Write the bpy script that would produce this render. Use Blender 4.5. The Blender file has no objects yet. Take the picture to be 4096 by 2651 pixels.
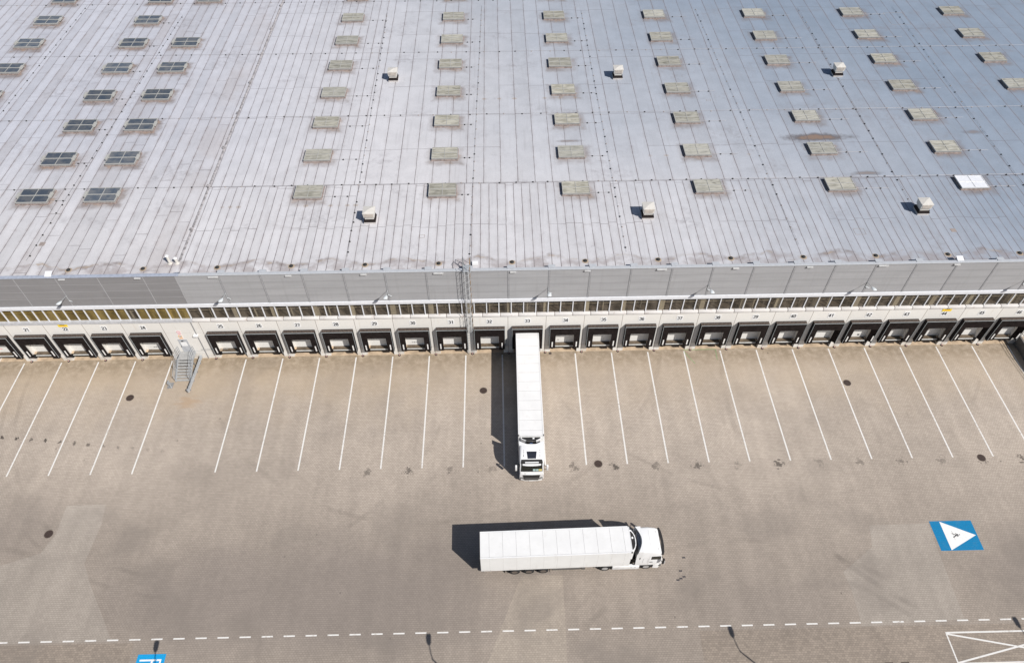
import bpy, bmesh, math, random
from mathutils import Vector, Matrix
random.seed(7)
R = math.radians
sc = bpy.context.scene
COL = sc.collection

# ------------------------------------------------------------------ camera
cam_d = bpy.data.cameras.new('camera')
cam = bpy.data.objects.new('camera', cam_d)
COL.objects.link(cam)
rt = Vector((0.99974715, -0.02243693, -0.00148798))
up = Vector((0.01799282, 0.75852676, 0.65139344))
bk = Vector((-0.0134866, -0.65125551, 0.75873867))
M = Matrix((rt, up, bk)).transposed().to_4x4()
M.translation = Vector((0, -54.0004, 66.7049))
cam.matrix_world = M
cam_d.sensor_width = 36
cam_d.lens = 25.438
cam_d.clip_end = 2000
sc.camera = cam

# ------------------------------------------------------------------ light
SUN_EL, SUN_AZ = R(45.4), R(133.4)          # azimuth clockwise from +y
w = bpy.data.worlds.new('World')
sc.world = w
w.use_nodes = True
nt = w.node_tree
sky = nt.nodes.new('ShaderNodeTexSky')
sky.sky_type = 'NISHITA'
sky.sun_disc = False
sky.sun_elevation = SUN_EL
sky.sun_rotation = SUN_AZ
bg = nt.nodes['Background']
bg.inputs[1].default_value = 0.06
nt.links.new(sky.outputs[0], bg.inputs[0])
sd = bpy.data.lights.new('sun', 'SUN')
sd.energy = 4.4
sd.angle = R(0.53)
sd.color = (1.0, 0.962, 0.91)
sun = bpy.data.objects.new('sun', sd)
COL.objects.link(sun)
to_sun = Vector((math.sin(SUN_AZ) * math.cos(SUN_EL), math.cos(SUN_AZ) * math.cos(SUN_EL), math.sin(SUN_EL)))
sun.rotation_euler = to_sun.to_track_quat('Z', 'Y').to_euler()
sun.location = to_sun * 120
sc.view_settings.view_transform = 'Standard'
sc.view_settings.look = 'None'
sc.view_settings.gamma = 1
sc.view_settings.exposure = 0.3
sc.cycles.max_bounces = 6

# ------------------------------------------------------------------ node helper
class NT:
    def __init__(s, name, rough=0.7, metal=0.0, spec=0.3):
        s.mat = bpy.data.materials.new(name)
        s.mat.use_nodes = True
        s.t = s.mat.node_tree
        s.b = s.t.nodes['Principled BSDF']
        s.b.inputs['Roughness'].default_value = rough
        s.b.inputs['Metallic'].default_value = metal
        s.b.inputs['Specular IOR Level'].default_value = spec
        g = s.t.nodes.new('ShaderNodeNewGeometry')
        s.pos = g.outputs['Position']
        sp = s.t.nodes.new('ShaderNodeSeparateXYZ')
        s.t.links.new(s.pos, sp.inputs[0])
        s.x, s.y, s.z = sp.outputs
    def put(s, sock, v):
        if isinstance(v, bpy.types.NodeSocket):
            s.t.links.new(v, sock)
        elif isinstance(v, (tuple, list)) and len(v) == 3 and sock.type == 'RGBA':
            sock.default_value = (*v, 1)
        else:
            sock.default_value = v
    def m(s, op, a, b=0.0, c=0.0, clamp=False):
        n = s.t.nodes.new('ShaderNodeMath')
        n.operation = op
        n.use_clamp = clamp
        for k, v in enumerate((a, b, c)):
            s.put(n.inputs[k], v)
        return n.outputs[0]
    def add(s, a, b): return s.m('ADD', a, b)
    def sub(s, a, b): return s.m('SUBTRACT', a, b)
    def mul(s, a, b): return s.m('MULTIPLY', a, b)
    def div(s, a, b): return s.m('DIVIDE', a, b)
    def abs(s, a): return s.m('ABSOLUTE', a)
    def floor(s, a): return s.m('FLOOR', a)
    def mod(s, a, b): return s.m('FLOORED_MODULO', a, b)
    def mn(s, a, b): return s.m('MINIMUM', a, b)
    def mx(s, a, b): return s.m('MAXIMUM', a, b)
    def lt(s, a, b): return s.m('LESS_THAN', a, b)
    def gt(s, a, b): return s.m('GREATER_THAN', a, b)
    def sel(s, f, a, b):                       # f ? a : b
        return s.add(b, s.mul(f, s.sub(a, b)))
    def step(s, v, lo, hi, a=0.0, b=1.0):      # smoothstep
        n = s.t.nodes.new('ShaderNodeMapRange')
        n.interpolation_type = 'SMOOTHSTEP'
        for k, q in zip(('Value', 'From Min', 'From Max', 'To Min', 'To Max'), (v, lo, hi, a, b)):
            s.put(n.inputs[k], q)
        return n.outputs[0]
    def vec(s, x, y, z=0.0):
        n = s.t.nodes.new('ShaderNodeCombineXYZ')
        for k, v in enumerate((x, y, z)):
            s.put(n.inputs[k], v)
        return n.outputs[0]
    def noise(s, scale=1.0, detail=3.0, vec=None, rough=0.55):
        n = s.t.nodes.new('ShaderNodeTexNoise')
        s.put(n.inputs['Vector'], vec or s.pos)
        n.inputs['Scale'].default_value = scale
        n.inputs['Detail'].default_value = detail
        n.inputs['Roughness'].default_value = rough
        return n.outputs[0]
    def hash(s, v):
        n = s.t.nodes.new('ShaderNodeTexWhiteNoise')
        n.noise_dimensions = '1D'
        s.put(n.inputs['W'], v)
        return n.outputs[0]
    def mix(s, f, a, b, mode='MIX'):
        n = s.t.nodes.new('ShaderNodeMix')
        n.data_type = 'RGBA'
        n.blend_type = mode
        s.put(n.inputs[0], f)
        s.put(n.inputs[6], a)
        s.put(n.inputs[7], b)
        return n.outputs[2]
    def scale(s, col, f):                       # colour times a value
        return s.mix(1.0, col, s.vec3(f), 'MULTIPLY')
    def vec3(s, f):
        n = s.t.nodes.new('ShaderNodeCombineColor')
        for k in range(3):
            s.put(n.inputs[k], f)
        return n.outputs[0]
    def out(s, col, rough=None, bump=None, strength=0.2, dist=0.01):
        s.put(s.b.inputs['Base Color'], col)
        if rough is not None:
            s.put(s.b.inputs['Roughness'], rough)
        if bump is not None:
            n = s.t.nodes.new('ShaderNodeBump')
            n.inputs['Strength'].default_value = strength
            n.inputs['Distance'].default_value = dist
            s.put(n.inputs['Height'], bump)
            s.t.links.new(n.outputs[0], s.b.inputs['Normal'])
        return s.mat

def plain(name, col, rough=0.6, metal=0.0, spec=0.3, var=0.12, sc_=3.0):
    n = NT(name, rough, metal, spec)
    f = n.step(n.noise(sc_, 4), 0.3, 0.7, 1 - var, 1 + var * 0.6)
    return n.out(n.scale(col, f))

# ------------------------------------------------------------------ materials
def make_paver(name, c1, c2, mortar, dock=True):
    n = NT(name, 0.85, 0, 0.25)
    br = n.t.nodes.new('ShaderNodeTexBrick')
    n.put(br.inputs['Vector'], n.pos)
    br.inputs['Scale'].default_value = 1
    br.inputs['Brick Width'].default_value = 0.27
    br.inputs['Row Height'].default_value = 0.182
    br.inputs['Mortar Size'].default_value = 0.013
    br.inputs['Mortar Smooth'].default_value = 0.3
    br.inputs['Bias'].default_value = -0.1
    n.put(br.inputs['Color1'], c1)
    n.put(br.inputs['Color2'], c2)
    n.put(br.inputs['Mortar'], mortar)
    col = br.outputs[0]
    # broad weathering, tyre streaks along the bays and turning sweeps
    big = n.noise(0.05, 5, rough=0.6)
    col = n.scale(col, n.step(big, 0.35, 0.65, 0.92, 1.06))
    mid = n.noise(0.35, 4)
    col = n.scale(col, n.step(mid, 0.3, 0.7, 0.955, 1.04))
    st = n.noise(1.0, 3, n.vec(n.mul(n.x, 0.9), n.mul(n.y, 0.09)))
    col = n.scale(col, n.step(st, 0.3, 0.72, 1.04, 0.93))
    # rusty tan wash that spread from the dock pits
    if dock:
        wash = n.step(n.add(n.y, n.mul(n.noise(0.25, 4), 8)), -7, 4.0)
        col = n.mix(n.mul(wash, 0.55), col, n.scale(col, n.vec3(1.0)))
        col = n.mix(n.mul(wash, n.step(n.x, -30, 10, 0.65, 0.45)), col, (0.415, 0.325, 0.225))
        dirt = n.mul(n.step(n.add(n.y, n.mul(n.noise(0.9, 4), 2.0)), -2.6, 0.6), n.step(n.noise(1.3, 7, rough=0.7), 0.3, 0.62))
        col = n.mix(n.mul(dirt, 0.62), col, (0.185, 0.14, 0.088))
        # oil drips where tractors stand
        fx = n.mod(n.add(n.x, 56.03 - 2.95 + 2.15), 4.3075)
        dx = n.sub(fx, 2.15)
        dy = n.add(n.y, 15.65)
        qv = n.vec(n.mul(n.floor(n.div(n.x, 0.135)), 0.135), n.mul(n.floor(n.div(n.y, 0.182)), 0.182))
        wob = n.noise(2.3, 6, qv, 0.65)
        d = n.m('SQRT', n.add(n.mul(dx, dx), n.mul(n.mul(dy, dy), 1.0)))
        d = n.add(d, n.mul(n.sub(wob, 0.5), 3.2))
        cell = n.hash(n.floor(n.div(n.add(n.x, 56.03 - 2.95 + 2.15), 4.3075)))
        oil = n.mul(n.step(d, 0.48, 0.12), n.mul(n.gt(n.x, -16.5), n.step(cell, 0, 1, 0.45, 1.0)))
        col = n.mix(n.mul(oil, 0.74), col, (0.035, 0.03, 0.027))
        # scattered drips
        sp = n.step(n.noise(2.6, 2, qv), 0.745, 0.78)
        col = n.mix(n.mul(sp, 0.6), col, (0.07, 0.06, 0.05))
        # row of drips across the left bays
        yy = n.add(n.y, n.add(11.0, n.mul(n.add(n.x, 50), 0.12)))
        fx2 = n.sub(n.mod(n.x, 1.62), 0.81)
        d2 = n.m('SQRT', n.add(n.mul(fx2, fx2), n.mul(yy, yy)))
        d2 = n.add(d2, n.mul(n.sub(n.noise(3.5, 3, qv), 0.5), 0.9))
        dr = n.mul(n.step(d2, 0.24, 0.12), n.mul(n.lt(n.x, -36.0), n.step(n.x, -36, -50, 0.25, 1.0)))
        col = n.mix(n.mul(dr, 0.85), col, (0.04, 0.033, 0.03))
        # rust run below the steel stair
        rx, ry = n.div(n.add(n.x, 35.4), 1.5), n.div(n.add(n.y, 6.3), 1.1)
        rd = n.add(n.m('SQRT', n.add(n.mul(rx, rx), n.mul(ry, ry))), n.mul(n.sub(n.noise(1.3, 4, n.vec(n.mul(n.x, 0.6), n.mul(n.y, 1.8))), 0.5), 2.2))
        col = n.mix(n.mul(n.step(rd, 1.1, 0.1), 0.4), col, (0.36, 0.22, 0.11))
    # far part of the yard is greyer
    grey = n.step(n.add(n.y, n.mul(n.sub(n.noise(0.08, 3), 0.5), 14)), -13, -27)
    col = n.scale(col, n.sub(1.0, n.mul(grey, 0.24)))
    col = n.mix(n.mul(grey, 0.18), col, (0.265, 0.222, 0.187))
    # sweeping tyre marks
    for ax, ay, ar, aw, am in ((-30, -2, 24.5, 0.22, 0.3), (-29.5, -2, 26.4, 0.2, 0.25), (22, -48, 22.0, 0.25, 0.3), (22.4, -48, 24.0, 0.25, 0.25), (52, -8, 27, 0.3, 0.4), (-8, 6, 27.5, 0.25, 0.22), (-52, -44, 21, 0.3, 0.3), (30, 9, 28.5, 0.2, 0.25)):
        ex, ey = n.sub(n.x, ax), n.sub(n.y, ay)
        rr = n.abs(n.sub(n.m('SQRT', n.add(n.mul(ex, ex), n.mul(ey, ey))), ar))
        tm = n.mul(n.step(rr, aw * 1.4, aw * 0.5), n.step(n.noise(0.16, 3), 0.48, 0.62))
        col = n.scale(col, n.sub(1.0, n.mul(tm, am * 0.42)))
    for ex, ey, rx_, ry_, am in ((-17, -28.5, 22, 6.5, 0.85), (52, -29, 9, 6, 0.7), (24, -30.5, 9, 3.5, 0.35), (-50, -21, 9, 4, 0.4)):
        qx, qy = n.div(n.sub(n.x, ex), rx_), n.div(n.sub(n.y, ey), ry_)
        q = n.add(n.m('SQRT', n.add(n.mul(qx, qx), n.mul(qy, qy))), n.mul(n.sub(n.noise(0.12, 5), 0.5), 1.3))
        col = n.mix(n.mul(n.step(q, 1.15, 0.35), am * (0.75 if dock else 0.4)), col, n.mix(0.55, n.scale(col, n.vec3(0.78)), (0.20, 0.171, 0.157)))
    pk = n.step(n.noise(0.13, 4, n.vec(n.add(n.x, 40), n.mul(n.y, 1.3))), 0.5, 0.66)
    col = n.mix(n.mul(n.mul(pk, n.mx(grey, 0.35)), 0.45), col, (0.19, 0.164, 0.142))
    return n.out(col, bump=br.outputs[1], strength=0.25, dist=-0.01)

m_paver = make_paver('paver', (0.436, 0.374, 0.317), (0.37, 0.317, 0.268), (0.228, 0.191, 0.158))
m_paver_light = make_paver('paver_light', (0.482, 0.426, 0.368), (0.42, 0.37, 0.32), (0.275, 0.24, 0.203), False)
m_paver_patch = make_paver('paver_mixed', (0.42, 0.35, 0.285), (0.30, 0.25, 0.205), (0.21, 0.175, 0.145), False)
m_paver_dark = plain('paver_dark', (0.06, 0.055, 0.06), 0.8)

def make_roof():
    n = NT('roof_membrane', 0.75, 0, 0.25)
    x, y = n.x, n.y
    left = n.lt(x, -34.2)
    front = n.mul(n.lt(y, 15.08), n.sub(1.0, left))
    b1 = n.lt(x, -15.0)
    wid = n.sel(left, 1.36, n.sel(front, 0.955, n.sel(b1, 1.2, 2.045)))
    ph = n.sel(left, -56.56, n.sel(front, 0.65, n.sel(b1, -33.96, 0.16)))
    wob = n.mul(n.sub(n.noise(0.5, 2, n.vec(n.mul(x, 0.3), y)), 0.5), 0.10)
    u = n.div(n.sub(n.add(x, wob), ph), wid)
    i = n.floor(u)
    f = n.sub(u, i)
    d = n.mul(n.mn(f, n.sub(1.0, f)), wid)
    seam = n.step(d, 0.052, 0.014)
    ih = n.add(n.add(i, n.mul(left, 311.3)), n.add(n.mul(front, 97.7), n.mul(b1, 53.1)))
    h = n.hash(ih)
    h2 = n.hash(n.add(ih, 0.37))
    L = n.sel(left, 9.5, 7.25)
    v = n.div(n.add(n.sub(y, 15.1), n.mul(h, n.sel(left, 9.5, 0.5))), L)
    j = n.floor(v)
    g = n.sub(v, j)
    dv = n.mul(n.mn(g, n.sub(1.0, g)), L)
    jh = n.hash(n.add(n.floor(n.add(v, 0.5)), n.mul(n.floor(n.mul(i, 0.24)), 7.7)))
    cross = n.mul(n.step(dv, 0.045, 0.018), n.sel(left, n.gt(h2, 0.15), n.gt(jh, 0.42)))
    edge = n.mul(n.step(n.abs(n.sub(y, 15.08)), 0.05, 0.02), n.sub(1.0, left))
    lines = n.mx(n.mx(seam, n.mul(cross, 0.8)), edge)
    # membrane colour: strip by strip, with a dim bluish cast of light painted in towards the far right
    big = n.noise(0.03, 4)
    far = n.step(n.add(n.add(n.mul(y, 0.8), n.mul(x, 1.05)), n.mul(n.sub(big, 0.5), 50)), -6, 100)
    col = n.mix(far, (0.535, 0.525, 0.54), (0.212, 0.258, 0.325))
    lft = n.mul(n.step(x, -5, -50), n.step(y, 4, 30))
    col = n.mix(n.mul(lft, 0.75), col, (0.42, 0.435, 0.495))
    col = n.scale(col, n.add(n.sel(left, 0.90, 0.955), n.mul(h, n.sel(left, 0.13, 0.08))))
    brn = n.mul(left, n.step(n.hash(n.add(ih, 4.4)), 0.55, 1.0))
    col = n.mix(n.mul(brn, n.step(n.noise(0.14, 4), 0.4, 0.65, 0.05, 0.3)), col, (0.36, 0.31, 0.29))
    col = n.scale(col, n.step(n.noise(0.5, 5), 0.3, 0.7, 0.95, 1.04))
    col = n.scale(col, n.step(n.noise(9, 3), 0.3, 0.7, 0.955, 1.045))
    # grime
    gn = n.noise(1.1, 5)
    gl = n.mul(n.step(d, 0.38, 0.0), n.step(gn, 0.35, 0.75))
    col = n.mix(n.mul(gl, n.sel(left, 0.42, 0.24)), col, (0.24, 0.19, 0.175))
    # halos of dirt around the kerbs of the rooflights
    cx = n.sub(n.abs(n.sub(n.mod(n.add(x, 22.2 + 7.8), 15.6), 7.8)), 1.7)
    cx = n.sel(left, n.sub(n.mn(n.mn(n.abs(n.add(x, 53.65)), n.abs(n.add(x, 45.9))), n.abs(n.add(x, 69.0))), 1.95), cx)
    cy = n.sub(n.abs(n.sub(n.mod(n.add(n.sub(y, 13.35), 3.55), 7.1), 3.55)), 1.25)
    dd = n.mx(cx, cy)
    halo = n.mul(n.step(n.add(dd, n.mul(n.sub(gn, 0.5), 1.4)), 0.95, -0.1), n.gt(y, 10.0))
    miss = n.mul(n.mul(n.gt(x, -49.5), n.lt(x, -42)), n.mul(n.gt(y, 53), n.lt(y, 59.5)))
    halo = n.mul(halo, n.sub(1.0, miss))
    halo = n.mul(halo, n.step(n.noise(0.45, 3), 0.3, 0.65, 0.35, 1.0))
    col = n.mix(n.mul(halo, n.sel(left, 0.8, 0.62)), col, (0.155, 0.12, 0.105))
    rust = n.mul(n.step(n.add(dd, n.mul(n.sub(n.noise(2.3, 4), 0.5), 1.8)), 0.3, -0.1), n.mul(n.gt(y, 10.0), n.sub(1.0, miss)))
    rust = n.mul(rust, n.step(n.noise(0.9, 4), 0.48, 0.66))
    col = n.mix(n.mul(rust, n.sel(left, 0.5, 0.3)), col, (0.36, 0.24, 0.155))
    # named stains: rusty pools above two rooflights, rust pancakes on one row of laps
    for ex, ey, rx_, ry_, am in ((40.3, 23.35, 3.6, 0.7, 1.0), (8.9, 23.3, 1.3, 0.25, 0.45), (44.0, 15.9, 1.6, 0.35, 0.5), (60.5, 24.0, 1.2, 0.4, 0.4)):
        qx, qy = n.div(n.sub(x, ex), rx_), n.div(n.sub(y, ey), ry_)
        q = n.add(n.m('SQRT', n.add(n.mul(qx, qx), n.mul(qy, qy))), n.mul(n.sub(gn, 0.5), 1.6))
        col = n.mix(n.mul(n.step(q, 1.6, 0.6), am * 0.85), col, (0.09, 0.075, 0.075))
        col = n.mix(n.mul(n.step(q, 0.85, 0.4), am * 0.9), col, (0.22, 0.155, 0.12))
    for ry0, xa, xb in ((20.0, 3.0, 31.0), (33.2, -8, 12), (11.4, -32, -16)):
        qy = n.div(n.sub(y, ry0), 0.7)
        q = n.add(n.m('SQRT', n.add(n.mul(n.div(d, 0.9), n.div(d, 0.9)), n.mul(qy, qy))), n.mul(n.sub(gn, 0.5), 0.5))
        on = n.mul(n.mul(n.gt(x, xa), n.lt(x, xb)), n.step(n.hash(n.add(n.floor(n.add(u, 0.5)), ry0)), 0.2, 0.8))
        col = n.mix(n.mul(n.step(q, 0.42, 0.15), n.mul(on, 0.6)), col, (0.33, 0.26, 0.2))
    # blotches of dark lichen
    bl = n.mul(n.step(n.noise(0.22, 6, n.vec(n.mul(x, 0.45), y)), 0.62, 0.74), n.step(gn, 0.35, 0.7))
    col = n.mix(n.mul(bl, 0.42), col, (0.19, 0.165, 0.165))
    # ponding edge that zigzags between the drains
    tri = n.abs(n.sub(n.mod(n.add(x, 45.5), 7.8), 3.9))
    ridge = n.add(1.55, n.mul(n.sub(1.0, n.div(tri, 3.9)), 1.0))
    wv = n.mul(n.sub(n.noise(0.9, 4), 0.5), 0.7)
    dr = n.abs(n.sub(n.add(y, n.mul(wv, 1.5)), ridge))
    brk = n.step(n.noise(0.33, 4, n.vec(x, n.mul(y, 0.3))), 0.4, 0.6, 0.25, 1.0)
    col = n.mix(n.mul(brk, n.mul(n.step(dr, 0.5, 0.02), n.step(gn, 0.32, 0.64, 0.05, 0.8))), col, (0.185, 0.15, 0.14))
    col = n.mix(n.mul(brk, n.mul(n.step(dr, 0.16, 0.03), n.step(n.noise(0.8, 3), 0.45, 0.62, 0.0, 0.75))), col, (0.36, 0.285, 0.215))
    pool = n.mul(n.step(n.sub(ridge, y), -0.1, 0.4), n.step(n.noise(0.6, 4), 0.4, 0.62))
    col = n.mix(n.mul(pool, 0.55), col, (0.25, 0.21, 0.205))
    sm = n.mul(n.step(n.noise(0.11, 6, n.vec(x, n.mul(y, 1.7)), 0.65), 0.52, 0.68), n.step(n.noise(1.6, 6, rough=0.7), 0.38, 0.66))
    col = n.mix(n.mul(sm, 0.4), col, (0.2, 0.185, 0.195))
    sk = n.step(n.noise(1.0, 5, n.vec(n.mul(x, 2.6), n.mul(y, 0.14))), 0.52, 0.75)
    col = n.mix(n.mul(sk, 0.17), col, (0.22, 0.2, 0.205))
    col = n.mix(n.mul(lines, n.step(n.noise(0.8, 3), 0.3, 0.6, 0.55, 0.95)), col, (0.12, 0.1, 0.104))
    return n.out(col, bump=n.noise(2.0, 3), strength=0.05)
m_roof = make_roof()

def make_wall():
    n = NT('precast_concrete', 0.75, 0, 0.25)
    u = n.div(n.add(n.x, 29.49), 4.3075)
    f = n.sub(u, n.floor(n.add(u, 0.5)))
    seam = n.step(n.abs(n.mul(f, 4.3075)), 0.035, 0.012)
    hz = n.mul(n.step(n.abs(n.sub(n.z, 4.56)), 0.022, 0.008), 0.35)
    hz2 = n.mul(n.step(n.abs(n.sub(n.z, 1.3)), 0.03, 0.012), 0.6)
    hh = n.hash(n.floor(u))
    col = n.scale((0.69, 0.67, 0.635), n.add(0.95, n.mul(hh, 0.07)))
    st = n.noise(1.0, 4, n.vec(n.mul(n.x, 2.2), n.y, n.mul(n.z, 0.25)))
    col = n.mix(n.step(st, 0.6, 0.78, 0, 0.35), col, (0.48, 0.41, 0.33))
    lowd = n.mul(n.step(n.z, 1.2, 0.1), n.step(n.noise(1.2, 4), 0.4, 0.65))
    col = n.mix(n.mul(lowd, 0.55), col, (0.40, 0.32, 0.23))
    col = n.mix(n.mx(seam, n.mx(hz, hz2)), col, (0.22, 0.19, 0.165))
    return n.out(col)
m_wall = make_wall()

def make_clad(name, base, joint, jw, band):
    n = NT(name, 0.5, 0.0, 0.35)
    v = n.div(n.sub(n.z, 9.4), 1.0375)
    f = n.mul(n.sub(v, n.floor(n.add(v, 0.5))), 1.0375)
    rib = n.step(n.m('SINE', n.mul(n.z, 90)), -1, 1, 1 - band, 1 + band)
    col = n.scale(base, rib)
    col = n.scale(col, n.step(n.noise(0.6, 4, n.vec(n.mul(n.x, 0.4), n.y, n.mul(n.z, 3))), 0.3, 0.7, 0.95, 1.05))
    rs = n.step(n.noise(1.0, 5, n.vec(n.mul(n.x, 2.2), n.y, n.mul(n.z, 0.16))), 0.5, 0.78)
    col = n.mix(n.mul(rs, 0.2), col, (0.19, 0.185, 0.18))
    pnl = n.hash(n.add(n.floor(n.div(n.add(n.x, 29.4), 4.3075)), n.mul(n.floor(v), 17.3)))
    col = n.scale(col, n.add(0.965, n.mul(pnl, 0.07)))
    # dust settled below each joint
    du = n.step(n.sub(v, n.floor(v)), 0.6, 1.0)
    col = n.mix(n.mul(du, 0.10), col, (0.16, 0.155, 0.155))
    col = n.mix(n.step(n.abs(f), jw, jw * 0.4), col, joint)
    return n.out(col)
m_clad = make_clad('cladding_silver', (0.335, 0.335, 0.345), (0.22, 0.22, 0.225), 0.02, 0.05)
m_clad_dark = make_clad('cladding_grey', (0.222, 0.218, 0.224), (0.36, 0.36, 0.37), 0.022, 0.02)
m_cover = plain('cover_strip_grey', (0.25, 0.25, 0.26), 0.5)
m_cover_pale = plain('cover_strip_pale', (0.34, 0.34, 0.35), 0.5)
m_trim = plain('trim_white', (0.66, 0.67, 0.7), 0.45, var=0.05)
m_capm = plain('parapet_cap', (0.42, 0.435, 0.46), 0.45, var=0.06)
def make_sill():
    n = NT('sill_sheet', 0.5, 0, 0.3)
    col = n.mix(n.step(n.noise(1.5, 5), 0.55, 0.75, 0, 0.5), (0.62, 0.6, 0.585), (0.36, 0.27, 0.23))
    return n.out(col)
m_sill = make_sill()
m_sillL = plain('sill_zinc', (0.46, 0.465, 0.485), 0.45)
m_sillgap = plain('sill_gap', (0.16, 0.11, 0.09), 0.8)

def make_glass(name, tint, mixf, pass_):
    n = NT(name, 0.12, 0, 0.5)
    st = n.noise(1.0, 4, n.vec(n.mul(n.x, 1.6), n.y, n.mul(n.z, 0.3)))
    col = n.scale(tint, n.step(st, 0.3, 0.75, 0.75, 1.35))
    n.out(col)
    tr = n.t.nodes.new('ShaderNodeBsdfTransparent')
    n.put(tr.inputs[0], pass_)
    mx = n.t.nodes.new('ShaderNodeMixShader')
    n.put(mx.inputs[0], n.step(st, 0.3, 0.8, mixf - 0.12, mixf + 0.15))
    n.t.links.new(tr.outputs[0], mx.inputs[1])
    n.t.links.new(n.b.outputs[0], mx.inputs[2])
    n.t.links.new(mx.outputs[0], n.t.nodes['Material Output'].inputs[0])
    return n.mat
m_glass = make_glass('glass_dusty', (0.125, 0.105, 0.083), 0.42, (0.82, 0.79, 0.73))
m_glassY = make_glass('glass_amber', (0.225, 0.165, 0.055), 0.58, (0.85, 0.7, 0.3))
m_inner = plain('interior_dim', (0.12, 0.1, 0.083), 0.9)
m_column = plain('interior_column_cream', (0.66, 0.61, 0.5), 0.8)
m_alu = plain('aluminium', (0.62, 0.63, 0.64), 0.4, 0.0)
m_pit = plain('pit_concrete', (0.48, 0.37, 0.26), 0.85, var=0.25, sc_=1.2)

def make_shcover():
    n = NT('shelter_cover', 0.85, 0, 0.2)
    s1 = n.m('SINE', n.add(n.mul(n.x, 42), n.mul(n.noise(3, 2), 5)))
    pl = n.step(s1, -0.4, 0.9)
    mid = n.step(n.abs(n.add(n.add(n.y, 0.26), n.mul(n.sub(n.noise(2.2, 3), 0.5), 0.25))), 0.16, 0.02)
    f = n.mul(pl, n.add(0.22, n.mul(mid, 0.6)))
    col = n.mix(f, (0.032, 0.027, 0.027), (0.19, 0.145, 0.112))
    return n.out(col, bump=s1, strength=0.3, dist=0.01)
m_shtop = make_shcover()
m_black = plain('curtain_black', (0.0155, 0.0115, 0.011), 0.85, 0, 0.1, 0.4, 2.0)
m_blackside = plain('curtain_side', (0.02, 0.017, 0.018), 0.8, 0, 0.15, 0.3)
m_rubber = plain('rubber', (0.018, 0.018, 0.019), 0.85, 0, 0.2)
m_piping = plain('piping_pale', (0.37, 0.40, 0.41), 0.6)
def make_door():
    n = NT('dock_door', 0.5, 0, 0.3)
    f = n.step(n.m('SINE', n.mul(n.z, 48)), 0.8, 1.0, 1.0, 0.93)
    return n.out(n.scale((0.7, 0.69, 0.665), f))
m_door = make_door()
m_level = plain('leveller_steel', (0.12, 0.092, 0.065), 0.7, 0, 0.3, 0.35, 2.0)
m_whitebar = plain('white_bar', (0.6, 0.6, 0.58), 0.5)
m_whitepaint = plain('white_paint', (0.74, 0.73, 0.71), 0.6, var=0.06)
def make_linepaint():
    n = NT('road_paint', 0.7, 0, 0.25)
    wear = n.step(n.noise(5, 5, rough=0.7), 0.5, 0.66, 0, 0.8)
    wear = n.mul(wear, n.step(n.noise(0.22, 3), 0.4, 0.6, 0.15, 1.0))
    jt = n.step(n.abs(n.sub(n.mod(n.y, 0.182), 0.091)), 0.075, 0.088)
    wear = n.mx(wear, n.mul(jt, 0.3))
    return n.out(n.mix(wear, (0.68, 0.665, 0.64), (0.33, 0.28, 0.23)))
m_line = make_linepaint()
def make_blue(name, c):
    n = NT(name, 0.65, 0, 0.25)
    f = n.step(n.noise(14, 4), 0.35, 0.65, 0.84, 1.12)
    col = n.scale(c, f)
    jt = n.step(n.abs(n.sub(n.mod(n.y, 0.182), 0.091)), 0.07, 0.088)
    wr = n.mx(n.mul(jt, 0.16), n.mul(n.step(n.noise(1.4, 6, rough=0.7), 0.5, 0.72), 0.18))
    return n.out(n.mix(wr, col, (0.16, 0.19, 0.22)))
m_blue = make_blue('blue_paint', (0.001, 0.175, 0.37))
m_cyan = make_blue('cyan_paint', (0.004, 0.30, 0.62))
m_ink = plain('black_ink', (0.018, 0.018, 0.02), 0.6)
m_plate = plain('sign_white', (0.74, 0.74, 0.74), 0.45, var=0.03)
m_yellow = plain('sign_yellow', (0.78, 0.60, 0.03), 0.5, var=0.04)
m_orange = plain('sign_orange', (0.75, 0.33, 0.03), 0.5)
m_red = plain('sign_red', (0.6, 0.04, 0.04), 0.5)
m_pink = plain('sign_faded_red', (0.7, 0.3, 0.3), 0.5)
m_purple = plain('sticker_purple', (0.16, 0.06, 0.3), 0.5)
m_galv = plain('galvanised', (0.46, 0.48, 0.5), 0.42, 0.35, 0.4, 0.15, 5)
m_galvdark = plain('galvanised_dark', (0.27, 0.275, 0.28), 0.5, 0.2, 0.4, 0.2, 5)
m_tread = plain('stair_tread', (0.34, 0.34, 0.335), 0.6)
m_rusty = plain('rusty_rail', (0.27, 0.17, 0.09), 0.8, var=0.4, sc_=4)
m_doorgrey = plain('door_grey', (0.42, 0.43, 0.45), 0.5)
m_iron = plain('cast_iron', (0.06, 0.042, 0.036), 0.7, 0.1, 0.3, 0.3, 8)
m_ironring = plain('manhole_ring', (0.17, 0.14, 0.115), 0.8)
m_lampw = plain('lamp_white', (0.66, 0.7, 0.72), 0.4, var=0.04)
def obj_random(n):
    return n.t.nodes.new('ShaderNodeObjectInfo').outputs['Random']
def make_cream():
    n = NT('rooflight_cream', 0.4, 0, 0.4)
    r = obj_random(n)
    st = n.noise(1.0, 5, n.vec(n.mul(n.x, 0.9), n.mul(n.y, 3.5), n.z))
    col = n.mix(n.step(st, 0.36, 0.66), (0.435, 0.415, 0.35), (0.255, 0.242, 0.195))
    col = n.mix(n.mul(r, 0.35), col, (0.36, 0.365, 0.35))
    bl = n.step(n.noise(0.9, 5, n.vec(n.add(n.x, 31), n.mul(n.y, 2.0))), 0.55, 0.72)
    col = n.mix(n.mul(bl, 0.6), col, (0.12, 0.113, 0.095))
    h = n.hash(n.mul(r, 91.7))
    return n.out(n.scale(col, n.add(0.82, n.mul(h, 0.3))))
m_cream = make_cream()
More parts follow.
